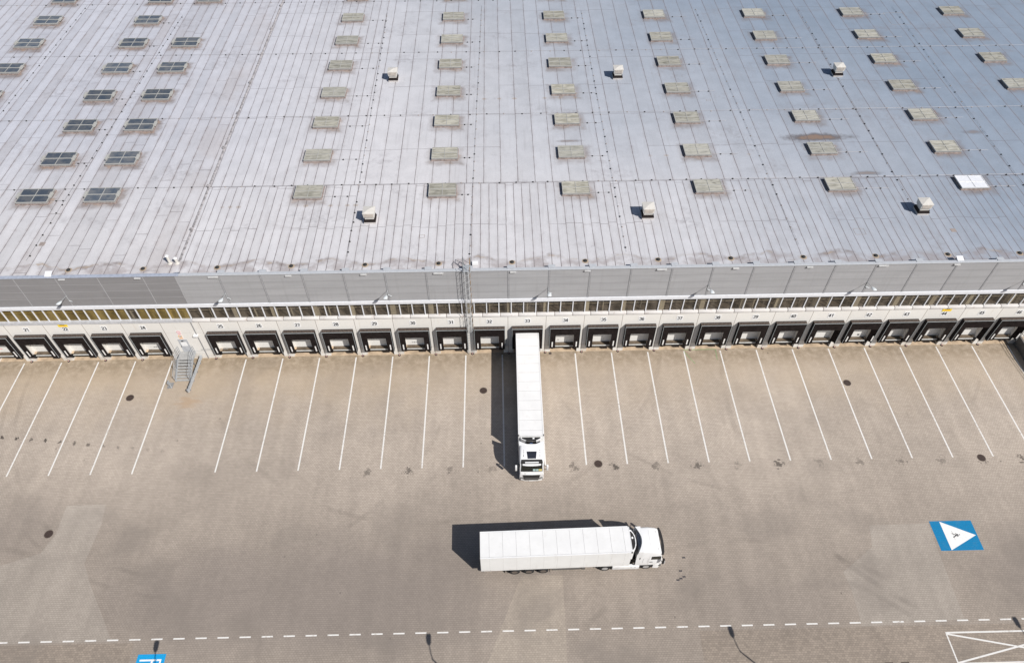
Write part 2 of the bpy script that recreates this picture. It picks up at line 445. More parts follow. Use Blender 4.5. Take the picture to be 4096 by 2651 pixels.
m_opal = plain('rooflight_opal', (0.68, 0.69, 0.72), 0.35, var=0.05)
def make_darkglass():
    n = NT('rooflight_dark', 0.22, 0, 0.6)
    r = obj_random(n)
    col = n.mix(n.step(n.noise(1.1, 5), 0.35, 0.65), (0.065, 0.08, 0.103), (0.125, 0.13, 0.138))
    return n.out(n.scale(col, n.add(0.8, n.mul(r, 0.45))))
m_rdark = make_darkglass()
m_rframe = plain('rooflight_frame', (0.38, 0.376, 0.355), 0.4, var=0.05)
m_rframe2 = plain('rooflight_frame_white', (0.66, 0.66, 0.67), 0.4, var=0.05)
m_kerb = plain('rooflight_kerb', (0.27, 0.26, 0.255), 0.6, var=0.2)
m_flash = plain('rooflight_flashing', (0.28, 0.225, 0.205), 0.75, var=0.35)
m_vent = plain('vent_white', (0.58, 0.555, 0.515), 0.45, var=0.06)
m_slat = plain('vent_slat', (0.5, 0.45, 0.4), 0.5)
m_tarband = plain('vent_band', (0.02, 0.014, 0.013), 0.6)
m_block = plain('conductor_block_black', (0.022, 0.022, 0.023), 0.8)
m_wire = plain('wire_grey', (0.27, 0.25, 0.25), 0.5, 0.3)
m_drain = plain('drain_black', (0.03, 0.03, 0.03), 0.7)
m_drainring = plain('drain_ring', (0.36, 0.29, 0.22), 0.8)
m_joint = plain('joint_cover', (0.34, 0.32, 0.325), 0.8, var=0.45, sc_=2.5)
m_patch = plain('roof_patch', (0.3, 0.255, 0.235), 0.7)
m_patch2 = plain('roof_patch_pale', (0.43, 0.42, 0.445), 0.6)
# trucks
def make_truckwhite(name, c, seams=0.0):
    n = NT(name, 0.3, 0, 0.5)
    f = n.step(n.noise(0.8, 4), 0.3, 0.7, 0.965, 1.02)
    col = n.scale(c, f)
    g = n.step(n.noise(1.0, 5, n.vec(n.mul(n.x, 2.4), n.mul(n.y, 2.4), n.mul(n.z, 0.35))), 0.55, 0.8)
    col = n.mix(n.mul(g, 0.16), col, (0.42, 0.38, 0.33))
    low = n.mul(n.step(n.z, 1.75, 1.15), n.step(n.noise(2.2, 4), 0.35, 0.7))
    col = n.mix(n.mul(low, 0.2), col, (0.36, 0.31, 0.26))
    return n.out(col)
m_tw = make_truckwhite('truck_white', (0.73, 0.73, 0.73))
m_trim_roof = make_truckwhite('trailer_roof_white', (0.72, 0.715, 0.705))
m_tside = make_truckwhite('trailer_side', (0.745, 0.745, 0.735))
m_tseam = plain('trailer_seam', (0.48, 0.46, 0.44), 0.6)
m_tseam2 = plain('trailer_roof_seam', (0.44, 0.43, 0.425), 0.6)
m_tdark = plain('chassis_black', (0.025, 0.024, 0.024), 0.6)
m_cabback = plain('cab_back_grey', (0.38, 0.39, 0.4), 0.5)
m_tgrey = plain('chassis_grey', (0.12, 0.115, 0.11), 0.6)
m_tyre = plain('tyre', (0.022, 0.022, 0.023), 0.85)
m_rim = plain('rim', (0.5, 0.5, 0.5), 0.35, 0.4)
m_rimdark = plain('rim_dusty', (0.12, 0.10, 0.085), 0.6)
m_scr = NT('windscreen', 0.06, 0, 0.35).out((0.014, 0.016, 0.013))
m_hatch = NT('roof_hatch_glass', 0.1, 0, 0.6).out((0.022, 0.024, 0.032))
m_lens = plain('lamp_lens', (0.62, 0.62, 0.62), 0.15, 0, 0.6)
m_paperc = plain('paper_pale_green', (0.36, 0.47, 0.45), 0.7)
m_papery = plain('paper_yellow', (0.5, 0.42, 0.16), 0.7)
m_emb = plain('emblem_blue', (0.10, 0.17, 0.36), 0.4)

# ------------------------------------------------------------------ mesh helper
class MB:
    def __init__(s):
        s.bm = bmesh.new()
        s.mi = 0
    def face(s, pts):
        f = s.bm.faces.new([s.bm.verts.new(p) for p in pts])
        f.material_index = s.mi
        return f
    def box(s, x0, x1, y0, y1, z0, z1, bev=0.0):
        vs = [s.bm.verts.new((x, y, z)) for z in (z0, z1) for y in (y0, y1) for x in (x0, x1)]
        fs = []
        for q in ((0, 2, 3, 1), (4, 5, 7, 6), (0, 1, 5, 4), (2, 6, 7, 3), (0, 4, 6, 2), (1, 3, 7, 5)):
            f = s.bm.faces.new([vs[k] for k in q])
            f.material_index = s.mi
            fs.append(f)
        if bev:
            es = list({e for f in fs for e in f.edges})
            r = bmesh.ops.bevel(s.bm, geom=es, offset=bev, segments=2, affect='EDGES', profile=0.5)
            for f in r['faces']:
                f.material_index = s.mi
        return s
    def prism(s, pts, lo, hi, axis='z'):
        def P(p, q):
            return {'z': (p[0], p[1], q), 'y': (p[0], q, p[1]), 'x': (q, p[0], p[1])}[axis]
        a = [s.bm.verts.new(P(p, lo)) for p in pts]
        b = [s.bm.verts.new(P(p, hi)) for p in pts]
        fs = [s.bm.faces.new(a[::-1]), s.bm.faces.new(b)]
        k = len(pts)
        for i in range(k):
            fs.append(s.bm.faces.new((a[i], a[(i + 1) % k], b[(i + 1) % k], b[i])))
        for f in fs:
            f.material_index = s.mi
        return s
    def lathe(s, prof, c, axis='z', n=20, caps=True):
        """prof: list of (radius, height) along the axis"""
        def P(r, h, t):
            u, v = r * math.cos(t), r * math.sin(t)
            o = {'z': (u, v, h), 'y': (u, h, v), 'x': (h, u, v)}[axis]
            return (c[0] + o[0], c[1] + o[1], c[2] + o[2])
        rings = [[s.bm.verts.new(P(r, h, 2 * math.pi * k / n)) for k in range(n)] for r, h in prof]
        for a, b in zip(rings, rings[1:]):
            for k in range(n):
                f = s.bm.faces.new((a[k], a[(k + 1) % n], b[(k + 1) % n], b[k]))
                f.material_index = s.mi
        if caps:
            for g in (rings[0][::-1], rings[-1]):
                f = s.bm.faces.new(g)
                f.material_index = s.mi
        return s
    def tube(s, path, r, n=6):
        path = [Vector(p) for p in path]
        rings = []
        for k, p in enumerate(path):
            d = (path[min(k + 1, len(path) - 1)] - path[max(k - 1, 0)]).normalized()
            e = Vector((0, 0, 1)) if abs(d.z) < 0.9 else Vector((1, 0, 0))
            a = d.cross(e).normalized()
            b = d.cross(a)
            rings.append([s.bm.verts.new(p + r * (math.cos(t) * a + math.sin(t) * b)) for t in (2 * math.pi * q / n for q in range(n))])
        for a, b in zip(rings, rings[1:]):
            for k in range(n):
                f = s.bm.faces.new((a[k], a[(k + 1) % n], b[(k + 1) % n], b[k]))
                f.material_index = s.mi
        for g in (rings[0][::-1], rings[-1]):
            f = s.bm.faces.new(g)
            f.material_index = s.mi
        return s
    def loft(s, rings, caps=True):
        vs = [[s.bm.verts.new(p) for p in r] for r in rings]
        k = len(rings[0])
        for a, b in zip(vs, vs[1:]):
            for q in range(k):
                f = s.bm.faces.new((a[q], a[(q + 1) % k], b[(q + 1) % k], b[q]))
                f.material_index = s.mi
        if caps:
            for g in (vs[0][::-1], vs[-1]):
                f = s.bm.faces.new(g)
                f.material_index = s.mi
        return s
    def mesh(s, name, mats, smooth=0.0):
        bmesh.ops.recalc_face_normals(s.bm, faces=s.bm.faces)
        me = bpy.data.meshes.new(name)
        s.bm.to_mesh(me)
        s.bm.free()
        for q in (mats if isinstance(mats, (list, tuple)) else [mats]):
            me.materials.append(q)
        if smooth:
            for p in me.polygons:
                p.use_smooth = True
            me.set_sharp_from_angle(angle=R(smooth))
        return me
    def build(s, name, mats, parent=None, loc=(0, 0, 0), smooth=0.0):
        return link(name, s.mesh(name, mats, smooth), parent, loc)

def link(name, me, parent=None, loc=(0, 0, 0)):
    o = bpy.data.objects.new(name, me)
    COL.objects.link(o)
    o.parent = parent
    o.location = loc
    return o
def tag(o, label=None, cat=None, group=None, kind=None):
    for k, v in (('label', label), ('category', cat), ('group', group), ('kind', kind)):
        if v:
            o[k] = v
    return o
def thing(name, label, cat, loc=(0, 0, 0), rz=0.0, group=None):
    o = link(name, None, None, loc)
    o.rotation_euler = (0, 0, rz)
    return tag(o, label, cat, group)
KIDS = {}
def kids(o):
    return [c for c in bpy.data.objects if c.parent == o]
def copy_tree(o, parent=None, loc=None):
    c = o.copy()
    COL.objects.link(c)
    c.parent = parent
    if loc is not None:
        c.location = loc
    for ch in kids(o):
        copy_tree(ch, c)
    return c

D = 4.3075
X0 = -56.035                                   # bay line left of dock 21
def dock_x(n):                                 # centre of a dock
    return -53.131 + (n - 21 + (1 if n > 24 else 0)) * D
DOCKS = [19, 20, 21, 22, 23, 24] + list(range(25, 47))
WX0, WX1 = -78.0, 92.0

# ------------------------------------------------------------------ the yard
mb = MB()
mb.face([(-420, -420, 0), (420, -420, 0), (420, 0.0, 0), (-420, 0.0, 0)])
tag(mb.build('yard_paving', m_paver), kind='structure')
mb = MB()
mb.face([(-78, -0.03, 0.004), (92, -0.03, 0.004), (92, 1.3, 0.004), (-78, 1.3, 0.004)])
tag(mb.build('concrete_apron', m_pit), kind='structure')
def sheet(name, pts, z, m):
    mb = MB()
    mb.face([(x, y, z) for x, y in pts])
    return mb.build(name, m)
tag(sheet('light_paving', [(-44.2, -18.8), (-40.3, -18.75), (-40.0, -20.8), (-40.25, -24.9), (-38.75, -27.25), (-36.7, -30.1), (-35.25, -32.2), (-52, -32.25), (-52, -25.0), (-48.2, -24.95), (-44.85, -23.8), (-44.1, -21.85)][::-1], 0.004, m_paver_light), kind='structure')
tag(sheet('light_paving', [(35.9, -22.75), (41.8, -22.7), (41.65, -24.55), (41.57, -27.0), (41.47, -29.45), (41.4, -32.0), (31.9, -32.4), (32.05, -29.0), (31.8, -27.4), (35.4, -25.0)][::-1], 0.004, m_paver_light), kind='structure')
tag(sheet('light_paving', [(1.4, -27.0), (5.3, -27.1), (5.15, -34.95), (5.0, -40), (-3, -40), (-1.8, -34.8), (-0.55, -31.75)][::-1], 0.004, make_paver('paver_sandy', (0.505, 0.436, 0.361), (0.422, 0.363, 0.302), (0.285, 0.24, 0.195), False)), kind='structure')
tag(sheet('mixed_paving', [(17.2, -32.46), (62, -32.46), (62, -40), (17.0, -40)][::-1], 0.004, m_paver_patch), kind='structure')
tag(sheet('mixed_paving', [(-52, -32.35), (-33.2, -32.35), (-32.8, -40), (-52, -40)][::-1], 0.004, m_paver_patch), kind='structure')
mb = MB()
mb.prism([(-0.14, -0.1), (-0.05, -0.07), (0.05, -0.07), (0.14, -0.1), (0.14, 0.1), (0.05, 0.07), (-0.05, 0.07), (-0.14, 0.1)], 0.0, 0.006)
me_bow = mb.mesh('dark_paver', m_paver_dark)
for k, (x, y) in enumerate([(16.06, -27.8), (16.37, -27.66), (16.69, -27.5), (16.46, -26.93), (16.99, -25.64)]):
    where = ['lowest of the three in a slanting row', 'middle of the three in a slanting row', 'highest of the three in a slanting row', 'just above the slanting row of three', 'farthest up, beside the cab'][k]
    tag(link('dark_paver', me_bow, None, (x, y, 0)), 'dark paver by the cab, ' + where, 'paving stone', 'dark pavers by the driving truck')

# painted bay lines
def line_sheet(name, x0, x1, y0, y1, z=0.006, m=None):
    mb = MB()
    mb.face([(x0, y0, z), (x1, y0, z), (x1, y1, z), (x0, y1, z)])
    return mb.build(name, m or m_line)
LINES = [(k, X0 + k * D) for k in range(-1, 28)]
for k, x in LINES:
    mb = MB()
    mb.face([(-0.076, -15.33, 0.008), (0.076, -15.33, 0.008), (0.076, -0.32, 0.008), (-0.076, -0.32, 0.008)])
    o = mb.build('bay_line', m_line, None, (x, 0, 0))
    # k counts lines; line k lies left of dock 21 + k (one bay is taken by the stair)
    a, b = 20 + k, 21 + k
    if k == 4:
        txt = 'white bay line between dock 24 and the steel stair'
    elif k == 5:
        txt = 'white bay line right of the steel stair, left of dock 25'
        bpy.data.objects.remove(o)
        continue
    elif k > 5:
        a, b = a - 1, b - 1
        txt = 'white bay line running out between docks %d and %d' % (a, b)
        if k == 27:
            txt = 'white bay line right of dock 46 along the dark ramp'
    else:
        txt = 'white bay line running out between docks %d and %d' % (a, b)
    tag(o, txt, 'bay line', 'white bay lines of the loading docks')
bl = thing('broken_line', 'broken white line along the near edge of the yard', 'road marking', (0, -32.08, 0))
mb = MB()
mb.face([(-0.5, -0.065, 0.008), (0.5, -0.065, 0.008), (0.5, 0.065, 0.008), (-0.5, 0.065, 0.008)])
me_dash = mb.mesh('dash', m_line)
for k in range(-26, 27):
    link('dash', me_dash, bl, (27.46 + (k - 14) * 1.957, 0, 0))
# crossed-out box
hb = thing('hatched_box', 'white crossed box painted at the lower right corner of the yard', 'road marking', (39.15, -33.13, 0))
def seg(mb, a, b, wd, z):
    a, b = Vector(a), Vector(b)
    d = (b - a).normalized()
    p = Vector((-d.y, d.x)) * wd / 2
    mb.face([(*(a + p), z), (*(a - p), z), (*(b - p), z), (*(b + p), z)])
mb = MB()
seg(mb, (0, 0), (11.8, 0.0), 0.14, 0.008)
seg(mb, (0.05, -0.07), (0.05, -2.6), 0.12, 0.009)
seg(mb, (-0.02, -2.62), (11.8, -2.6), 0.14, 0.010)
mb.build('outline', m_line, hb)
mb = MB()
seg(mb, (0.05, -0.1), (11.7, -2.5), 0.14, 0.011)
mb.build('diagonal', m_line, hb)
mb = MB()
seg(mb, (0.1, -2.55), (11.7, -0.1), 0.14, 0.013)
mb.build('diagonal', m_line, hb)
# blue pedestrian sign painted on the paving
bs = thing('painted_sign', 'blue square painted on the paving with a white triangle and walking figure', 'painted sign', (41.92, -25.54, 0))
mb = MB()
mb.face([(0, 0, 0.008), (4.15, 0, 0.008), (4.17, 3.06, 0.008), (0, 3.06, 0.008)])
mb.build('blue_field', m_blue, bs)
mb = MB()
mb.face([(1.02, 0.04, 0.012), (4.02, 1.52, 0.012), (1.01, 3.0, 0.012)])
mb.build('white_triangle', m_whitepaint, bs)
mb = MB()
def fig(pts, wd, z=0.016):
    for k, (a, b) in enumerate(zip(pts, pts[1:])):
        seg(mb, (a[0] - 41.92, a[1] + 25.54), (b[0] - 41.92, b[1] + 25.54), wd, z + 0.001 * k)
fig([(44.24, -23.97), (43.97, -23.97)], 0.13)
fig([(44.0, -23.965), (43.64, -23.80)], 0.07, 0.018)
fig([(44.0, -23.98), (43.78, -24.15), (43.64, -24.2)], 0.085, 0.02)
fig([(44.22, -23.93), (43.98, -23.79)], 0.05, 0.023)
fig([(44.22, -24.0), (44.17, -24.10), (44.0, -24.12)], 0.045, 0.025)
hd = [(44.36 - 41.92 + 0.055 * math.cos(t * 0.785), -23.945 + 25.54 + 0.055 * math.sin(t * 0.785), 0.017) for t in range(8)]
mb.face(hd)
mb.build('walking_figure', m_ink, bs)
mb = MB()
fig([(43.735, -23.53), (43.735, -24.42)], 0.018, 0.0145)
mb.build('crossing_stroke', m_ink, bs)
# second painted sign, cut by the picture's lower edge
cs = thing('painted_sign', 'bright blue square with white letter strokes painted at the lower left edge', 'painted sign', (-32.5, -36.0, 0))
mb = MB()
mb.face([(0, 0, 0.008), (2.46, 0, 0.008), (2.46, 2.65, 0.008), (0, 2.65, 0.008)])
mb.build('blue_field', m_cyan, cs)
mb = MB()
for x0, x1, y0, y1 in ((0.27, 1.66, 2.07, 2.22), (1.29, 1.46, 1.0, 2.07), (1.74, 2.16, 2.07, 2.22), (2.02, 2.16, 1.0, 2.07)):
    mb.face([(x0, y0, 0.012), (x1, y0, 0.012), (x1, y1, 0.012), (x0, y1, 0.012)])
mb.build('white_strokes', m_whitepaint, cs)
# green marks near dock 38
gm = MB()
m_green = plain('green_chalk', (0.16, 0.34, 0.13), 0.8)
seg(gm, (21.5, -0.1), (25.3, -0.1), 0.06, 0.010)
seg(gm, (25.3, -0.15), (25.2, -1.7), 0.05, 0.012)
seg(gm, (21.5, -0.4), (22.5, -2.2), 0.05, 0.013)
tag(gm.build('chalk_mark', m_green), 'faint green chalk outline on the paving at dock 38', 'chalk mark')

# manholes and gullies
mb = MB()
mb.lathe([(0.40, 0.0), (0.40, 0.012)], (0, 0, 0), n=28)
me_mh = mb.mesh('manhole_cover', m_iron)
mb = MB()
for r0, r1, z in ((0.40, 0.45, 0.008),):
    k = 28
    for q in range(k):
        t0, t1 = 2 * math.pi * q / k, 2 * math.pi * (q + 1) / k
        mb.face([(r0 * math.cos(t0), r0 * math.sin(t0), z), (r1 * math.cos(t0), r1 * math.sin(t0), z), (r1 * math.cos(t1), r1 * math.sin(t1), z), (r0 * math.cos(t1), r0 * math.sin(t1), z)])
me_mr = mb.mesh('ring', m_ironring)
MH = [(-42.09, -5.58, 'round manhole cover in the bay of dock 23, left of the stair'), (-2.26, -5.5, 'round manhole cover in the bay of dock 32, left of the docked truck'),
      (9.83, -15.25, 'round manhole cover right of the docked cab, between bay line ends'), (39.35, -5.39, 'round manhole cover in the bay of dock 41, right half of the yard'),
      (50.33, -15.47, 'round manhole cover near the right edge at the bay line ends'), (-44.83, -21.82, 'round manhole cover beside the pale paving at the left')]
for x, y, lb in MH:
    o = tag(link('manhole_cover', me_mh, None, (x, y, 0)), lb, 'manhole cover', 'manhole covers in the yard')
    link('ring', me_mr, o)
mb = MB()
mb.mi = 0
mb.box(-0.36, 0.36, -0.25, 0.25, 0.0, 0.01)
mb.mi = 1
for q in range(7):
    mb.box(-0.3 + q * 0.1 - 0.03, -0.3 + q * 0.1 + 0.03, -0.2, 0.2, 0.0102, 0.016)
me_gr = mb.mesh('drain_grate', [m_ironring, m_iron])
for x, y, lb in ((33.2, -35.72, 'left of two rusty drain grates at the bottom edge'), (34.6, -35.72, 'right of two rusty drain grates at the bottom edge')):
    tag(link('drain_grate', me_gr, None, (x, y, 0)), lb, 'drain grate', 'drain grates at the bottom edge')
o = tag(link('drain_grate', me_gr, None, (5.62, -0.25, 0)), 'small drain grate at the foot of the wall by dock 34', 'drain grate')
o.scale = (0.45, 0.8, 1)

# ------------------------------------------------------------------ the warehouse
wh = thing('warehouse', 'long pale warehouse with a grey flat roof and a row of black loading docks', 'warehouse', (0, 0, 0))
HALF = 1.57                                    # half width of a pit
DOORH = 1.38
mb = MB()
mb.box(WX0, WX1, 0, 0.35, 4.0, 6.45)           # beam above the doors
edges = []
xs = [dock_x(n) for n in DOCKS]
cur = WX0
for xc in xs:
    mb.box(cur, xc - HALF, 0, 1.25, 0, 1.1995)
    mb.box(cur, xc - DOORH, 0, 0.6, 1.2005, 3.9995)
    cur_n = xc + HALF
    cur = xc + HALF
    nxt = [q for q in xs if q > xc]
    if not nxt:
        break
# piers between doors were started at the pit edge; close the jambs
for xc in xs:
    mb.box(xc + DOORH, xc + HALF, 0.0, 0.6, 1.2005, 3.9995)
mb.box(cur, WX1, 0, 1.25, 0, 1.1995)
mb.box(cur, WX1, 0, 0.6, 1.2005, 3.9995)
mb.build('wall', m_wall, wh)
mb = MB()
mb.box(WX0, WX1, 1.25, 1.6, 0, 1.15)
mb.build('pit_wall', m_pit, wh)
mb = MB()
mb.box(WX0, WX1, 0.62, 0.9, 1.25, 4.0)
mb.build('inner_wall', m_tdark, wh)
# sheet metal sill below the windows
SILLX = -34.35
mb = MB()
mb.box(WX0, SILLX, -0.10, 0.30, 6.45, 6.80)
mb.build('sill', m_sillL, wh)
mb = MB()
mb.box(SILLX, WX1, -0.05, 0.30, 6.45, 6.74)
mb.build('sill_backing', m_sillgap, wh)
mb = MB()
mb.box(-0.985, 0.985, -0.12, 0.28, 6.455, 6.79, 0.05)
me_sill = mb.mesh('sill', m_sill, 40)
x = SILLX + 1.0
while x < 66:
    link('sill', me_sill, wh, (x, 0, 0))
    x += 2.012
# glazing band
def pane_mesh(wd, m, name):
    mb = MB()
    mb.face([(0.03, 0.2, 6.80), (wd - 0.03, 0.2, 6.80), (wd - 0.03, 0.2, 8.78), (0.03, 0.2, 8.78)])
    return mb.mesh(name, m)
def mull_mesh():
    mb = MB()
    mb.box(-0.05, 0.05, 0.10, 0.24, 6.80, 8.80)
    return mb.mesh('mullion', m_trim)
me_mu = mull_mesh()
pl, pr = pane_mesh(1.115, m_glassY, 'window'), pane_mesh(1.364, m_glass, 'window')
pg = pane_mesh(1.115, m_glass, 'window')
x = -34.42 - 1.115
k = 0
while x > -62:
    o = link('window', pg if k == 5 else pl, wh, (x, 0, 0))
    link('mullion', me_mu, o, (0, 0, 0))
    x -= 1.115
    k += 1
x = -34.42
while x < 66:
    o = link('window', pr, wh, (x, 0, 0))
    link('mullion', me_mu, o, (0, 0, 0))
    x += 1.364
mb = MB()
mb.box(WX0, -62.2, 0.0, 0.3, 6.80, 8.80)
mb.box(66.3, WX1, 0.0, 0.3, 6.80, 8.80)
mb.build('end_panel', m_clad, wh)
# what shows through the glass
mb = MB()
mb.face([(WX0, 2.4, 6.4), (WX1, 2.4, 6.4), (WX1, 2.4, 9.2), (WX0, 2.4, 9.2)])
mb.face([(WX0, 0.31, 6.43), (WX1, 0.31, 6.43), (WX1, 2.4, 6.43), (WX0, 2.4, 6.43)])
mb.build('interior', m_inner, wh)
mb = MB()
mb.box(WX0, WX1, 0.8, 0.9, 7.42, 7.56)
mb.build('interior_rail', m_column, wh)
mb = MB()
mb.box(-0.27, 0.27, 0.32, 0.75, 6.44, 9.1)
me_ic = mb.mesh('interior_column', m_column)
for k in range(-7, 24):
    link('interior_column', me_ic, wh, (0.85 + k * D + random.uniform(-0.3, 0.3), 0, 0))
mb = MB()
mb.box(-0.05, 0.05, 0.55, 0.7, 6.44, 9.1)
me_ib = mb.mesh('interior_post', m_column)
for k in range(-12, 22):
    link('interior_post', me_ib, wh, (2.6 + k * D + random.uniform(-0.6, 0.6), 0, 0))
# trim and cladding
mb = MB()
mb.box(WX0, WX1, -0.10, 0.34, 8.80, 9.30, 0.03)
mb.build('trim', m_trim, wh)
seamsx = [-50.54, -46.24, -41.9, -37.23, -33.9]
seamsx = [-54.84, -59.15, -63.46, -67.8, -72.1][::-1] + seamsx
rx = [-29.4 + k * D for k in range(0, 29)]
allx = [WX0] + seamsx + rx
allx = [q for q in allx if q < WX1] + [WX1]
for a, b in zip(allx, allx[1:]):
    mb = MB()
    g = 0.03
    mb.box(a + g, b - g, 0.0, 0.25, 9.30, 13.56)
    mb.build('cladding_panel', m_clad if a > -34 else m_clad_dark, wh)
mb = MB()
mb.box(WX0, WX1, 0.04, 0.20, 9.30, 13.5)
mb.build('cladding_backing', m_cover, wh)
mb = MB()
mb.mi = 0
mb.box(-0.1, 0.1, -0.022, 0.0, 9.302, 13.55)
mb.mi = 1
mb.box(-0.03, 0.03, -0.032, -0.0225, 9.302, 13.55)
me_cs = mb.mesh('cover_strip', [m_cover, m_cover_pale])
mb = MB()
mb.box(-0.035, 0.035, -0.015, 0.0, 9.302, 13.55)
me_csL = mb.mesh('cover_strip', m_cover_pale)
for q in allx[1:-1]:
    link('cover_strip', me_cs if q > -33 else me_csL, wh, (q, 0, 0))
# parapet and cap
mb = MB()
mb.box(WX0, WX1, 0.255, 0.30, 12.9, 13.55)
mb.build('parapet', m_patch2, wh)
mb = MB()
mb.box(-33.5, WX1, -0.07, 0.33, 13.56, 13.68, 0.03)
mb.build('parapet_cap', m_capm, wh)
mb = MB()
mb.box(WX0, -33.52, -0.06, 0.36, 13.56, 13.665, 0.03)
mb.build('parapet_cap', plain('parapet_cap_blue', (0.33, 0.36, 0.43), 0.5), wh)
mb = MB()
mb.box(-0.37, 0.37, 0.10, 0.62, 13.69, 13.73)
mb.box(-0.34, -0.30, 0.55, 0.60, 13.2, 13.69)
mb.box(0.30, 0.34, 0.55, 0.60, 13.2, 13.69)
me_fp = mb.mesh('flashing_plate', m_capm)
for q in rx:
    if q < 66:
        link('flashing_plate', me_fp, wh, (q + 0.25, 0, 0))
mb = MB()
mb.box(-0.52, 0.52, -0.17, 0.0, 13.32, 13.45, 0.015)
m_spout = plain('spout_grey', (0.5, 0.5, 0.5), 0.5)
me_sp = mb.mesh('overflow_spout', m_spout)
mb = MB()
mb.box(-0.32, 0.32, -0.17, 0.0, 13.32, 13.45, 0.015)
me_sp2 = mb.mesh('overflow_spout', m_spout)
for k in range(-2, 14):
    link('overflow_spout', me_sp if k % 3 == 2 else me_sp2, wh, (-45.46 + k * 7.8 - 0.1, 0, 0))
mb = MB()
mb.face([(-0.35, 0.34, 13.70), (0.35, 0.34, 13.70), (0.33, 0.95, 13.92), (-0.37, 0.95, 13.92)])
mb.face([(-0.35, 0.34, 13.68), (-0.37, 0.95, 13.90), (0.33, 0.95, 13.90), (0.35, 0.34, 13.68)])
me_wp = mb.mesh('deflector_plate', m_trim)
for q in (-46.9, 48.4):
    link('deflector_plate', me_wp, wh, (q, -0.25, 0))
mb = MB()
mb.face([(-0.25, 0.3, 13.69), (0.25, 0.3, 13.69), (0.3, 0.95, 13.215), (-0.2, 0.95, 13.215)])
mb.face([(0.22, 0.3, 13.695), (0.62, 0.3, 13.695), (0.5, 0.6, 13.45), (0.1, 0.6, 13.45)])
link('joint_flashing', mb.mesh('joint_flashing', plain('flashing_blue', (0.33, 0.36, 0.43), 0.5)), wh, (-33.95, -0.02, 0))
# roof
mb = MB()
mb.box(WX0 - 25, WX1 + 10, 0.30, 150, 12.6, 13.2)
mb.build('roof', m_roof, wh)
mb = MB()
mb.prism([(-0.15, 13.2), (-0.07, 13.235), (0.07, 13.235), (0.15, 13.2)], 2.2, 120, 'y')
for q in range(16):
    y = 7.6 + q * 7.6
    sx = random.uniform(0.12, 0.2)
    mb.box(-sx, sx, y - 0.18, y + 0.18, 13.236, 13.46, 0.04)
    mb.box(sx * 0.3, sx * 0.9, y - 0.35, y - 0.2, 13.2, 13.32, 0.02)
mb.build('expansion_joint', m_joint, wh, (-34.2, 0, 0))
# drains
mb = MB()
mb.mi = 1
mb.lathe([(0.36, 13.2), (0.30, 13.215)], (0, 0, 0), n=18)
mb.mi = 0
mb.lathe([(0.20, 13.216), (0.22, 13.27), (0.16, 13.34), (0.05, 13.36)], (0, 0, 0), n=14)
me_dr = mb.mesh('roof_drain', [m_drain, m_drainring], 40)
for k in range(-1, 14):
    link('roof_drain', me_dr, wh, (-45.5 + k * 7.78, 1.5 + 0.013 * k, 0))

# rooflights
def rooflight(wd, dp, glaze, frame, motors, name='skylight'):
    h0, h1 = 13.2, 13.58
    mb = MB()
    i = 0.035
    mb.mi = 0
    mb.box(-wd / 2 + i, wd / 2 - i, i, dp - i, h0 + 0.12, h1 - 0.1)
    mb.mi = 1
    mb.box(-wd / 2 - 0.06, wd / 2 + 0.06, -0.07, dp + 0.06, h0, h0 + 0.12)
    me = mb.mesh(name, [m_kerb, m_flash])
    mb = MB()
    t = 0.065
    mb.box(-wd / 2, wd / 2, 0, t, h1 - 0.1, h1)
    mb.box(-wd / 2, wd / 2, dp - t, dp, h1 - 0.1, h1)
    mb.box(-wd / 2, -wd / 2 + t, t, dp - t, h1 - 0.1, h1)
    mb.box(wd / 2 - t, wd / 2, t, dp - t, h1 - 0.1, h1)
    mb.box(-wd / 2 + t, wd / 2 - t, dp / 2 - 0.05, dp / 2 + 0.05, h1 - 0.1, h1 + 0.02)
    mb.box(-0.03, 0.03, t, dp / 2 - 0.05, h1 - 0.1, h1 + 0.005)
    mb.box(-0.03, 0.03, dp / 2 + 0.05, dp - t, h1 - 0.1, h1 + 0.005)
    mf = mb.mesh('frame', frame)
    mb = MB()
    for y0, y1 in ((t, dp / 2 - 0.05), (dp / 2 + 0.05, dp - t)):
        for x0, x1 in ((-wd / 2 + t, -0.03), (0.03, wd / 2 - t)):
            mb.box(x0, x1, y0, y1, h1 - 0.09, h1 - 0.03)
    mg = mb.mesh('glazing', glaze)
    mm = None
    if motors:
        mb = MB()
        mb.box(-0.14, 0.14, -0.42, 0.42, h1 - 0.12, h1 + 0.16, 0.02)
        mm = mb.mesh('motor_box', m_rframe)
    return me, mf, mg, mm
RL = rooflight(3.2, 2.25, m_cream, m_rframe, False)
RO = rooflight(3.2, 2.25, m_opal, m_rframe2, False)
RD = rooflight(3.62, 2.5, m_rdark, m_rframe, True)
def put_light(r, x, y, label=None):
    o = link('skylight', r[0], wh, (x, y, 0))
    if label:
        o['label'] = label
    link('frame', r[1], o)
    link('glazing', r[2], o)
    if r[3]:
        wd = 1.81
        link('motor_box', r[3], o, (-wd - 0.05, 1.25, 0))
        link('motor_box', r[3], o, (wd + 0.05, 1.25, 0))
    return o
YR = [12.5 + 7.1 * r for r in range(8)]
for cidx in range(7):
    for r in range(8):
        if cidx == 6 and r < 3:
            continue
        x = -22.2 + 15.54 * cidx + (-0.2 if cidx == 5 and r > 0 else 0)
        white = (cidx == 5 and r == 0)
        put_light(RO if white else RL, x, YR[r] - 0.015 * cidx, 'white rooflight among the cream ones' if white else None)
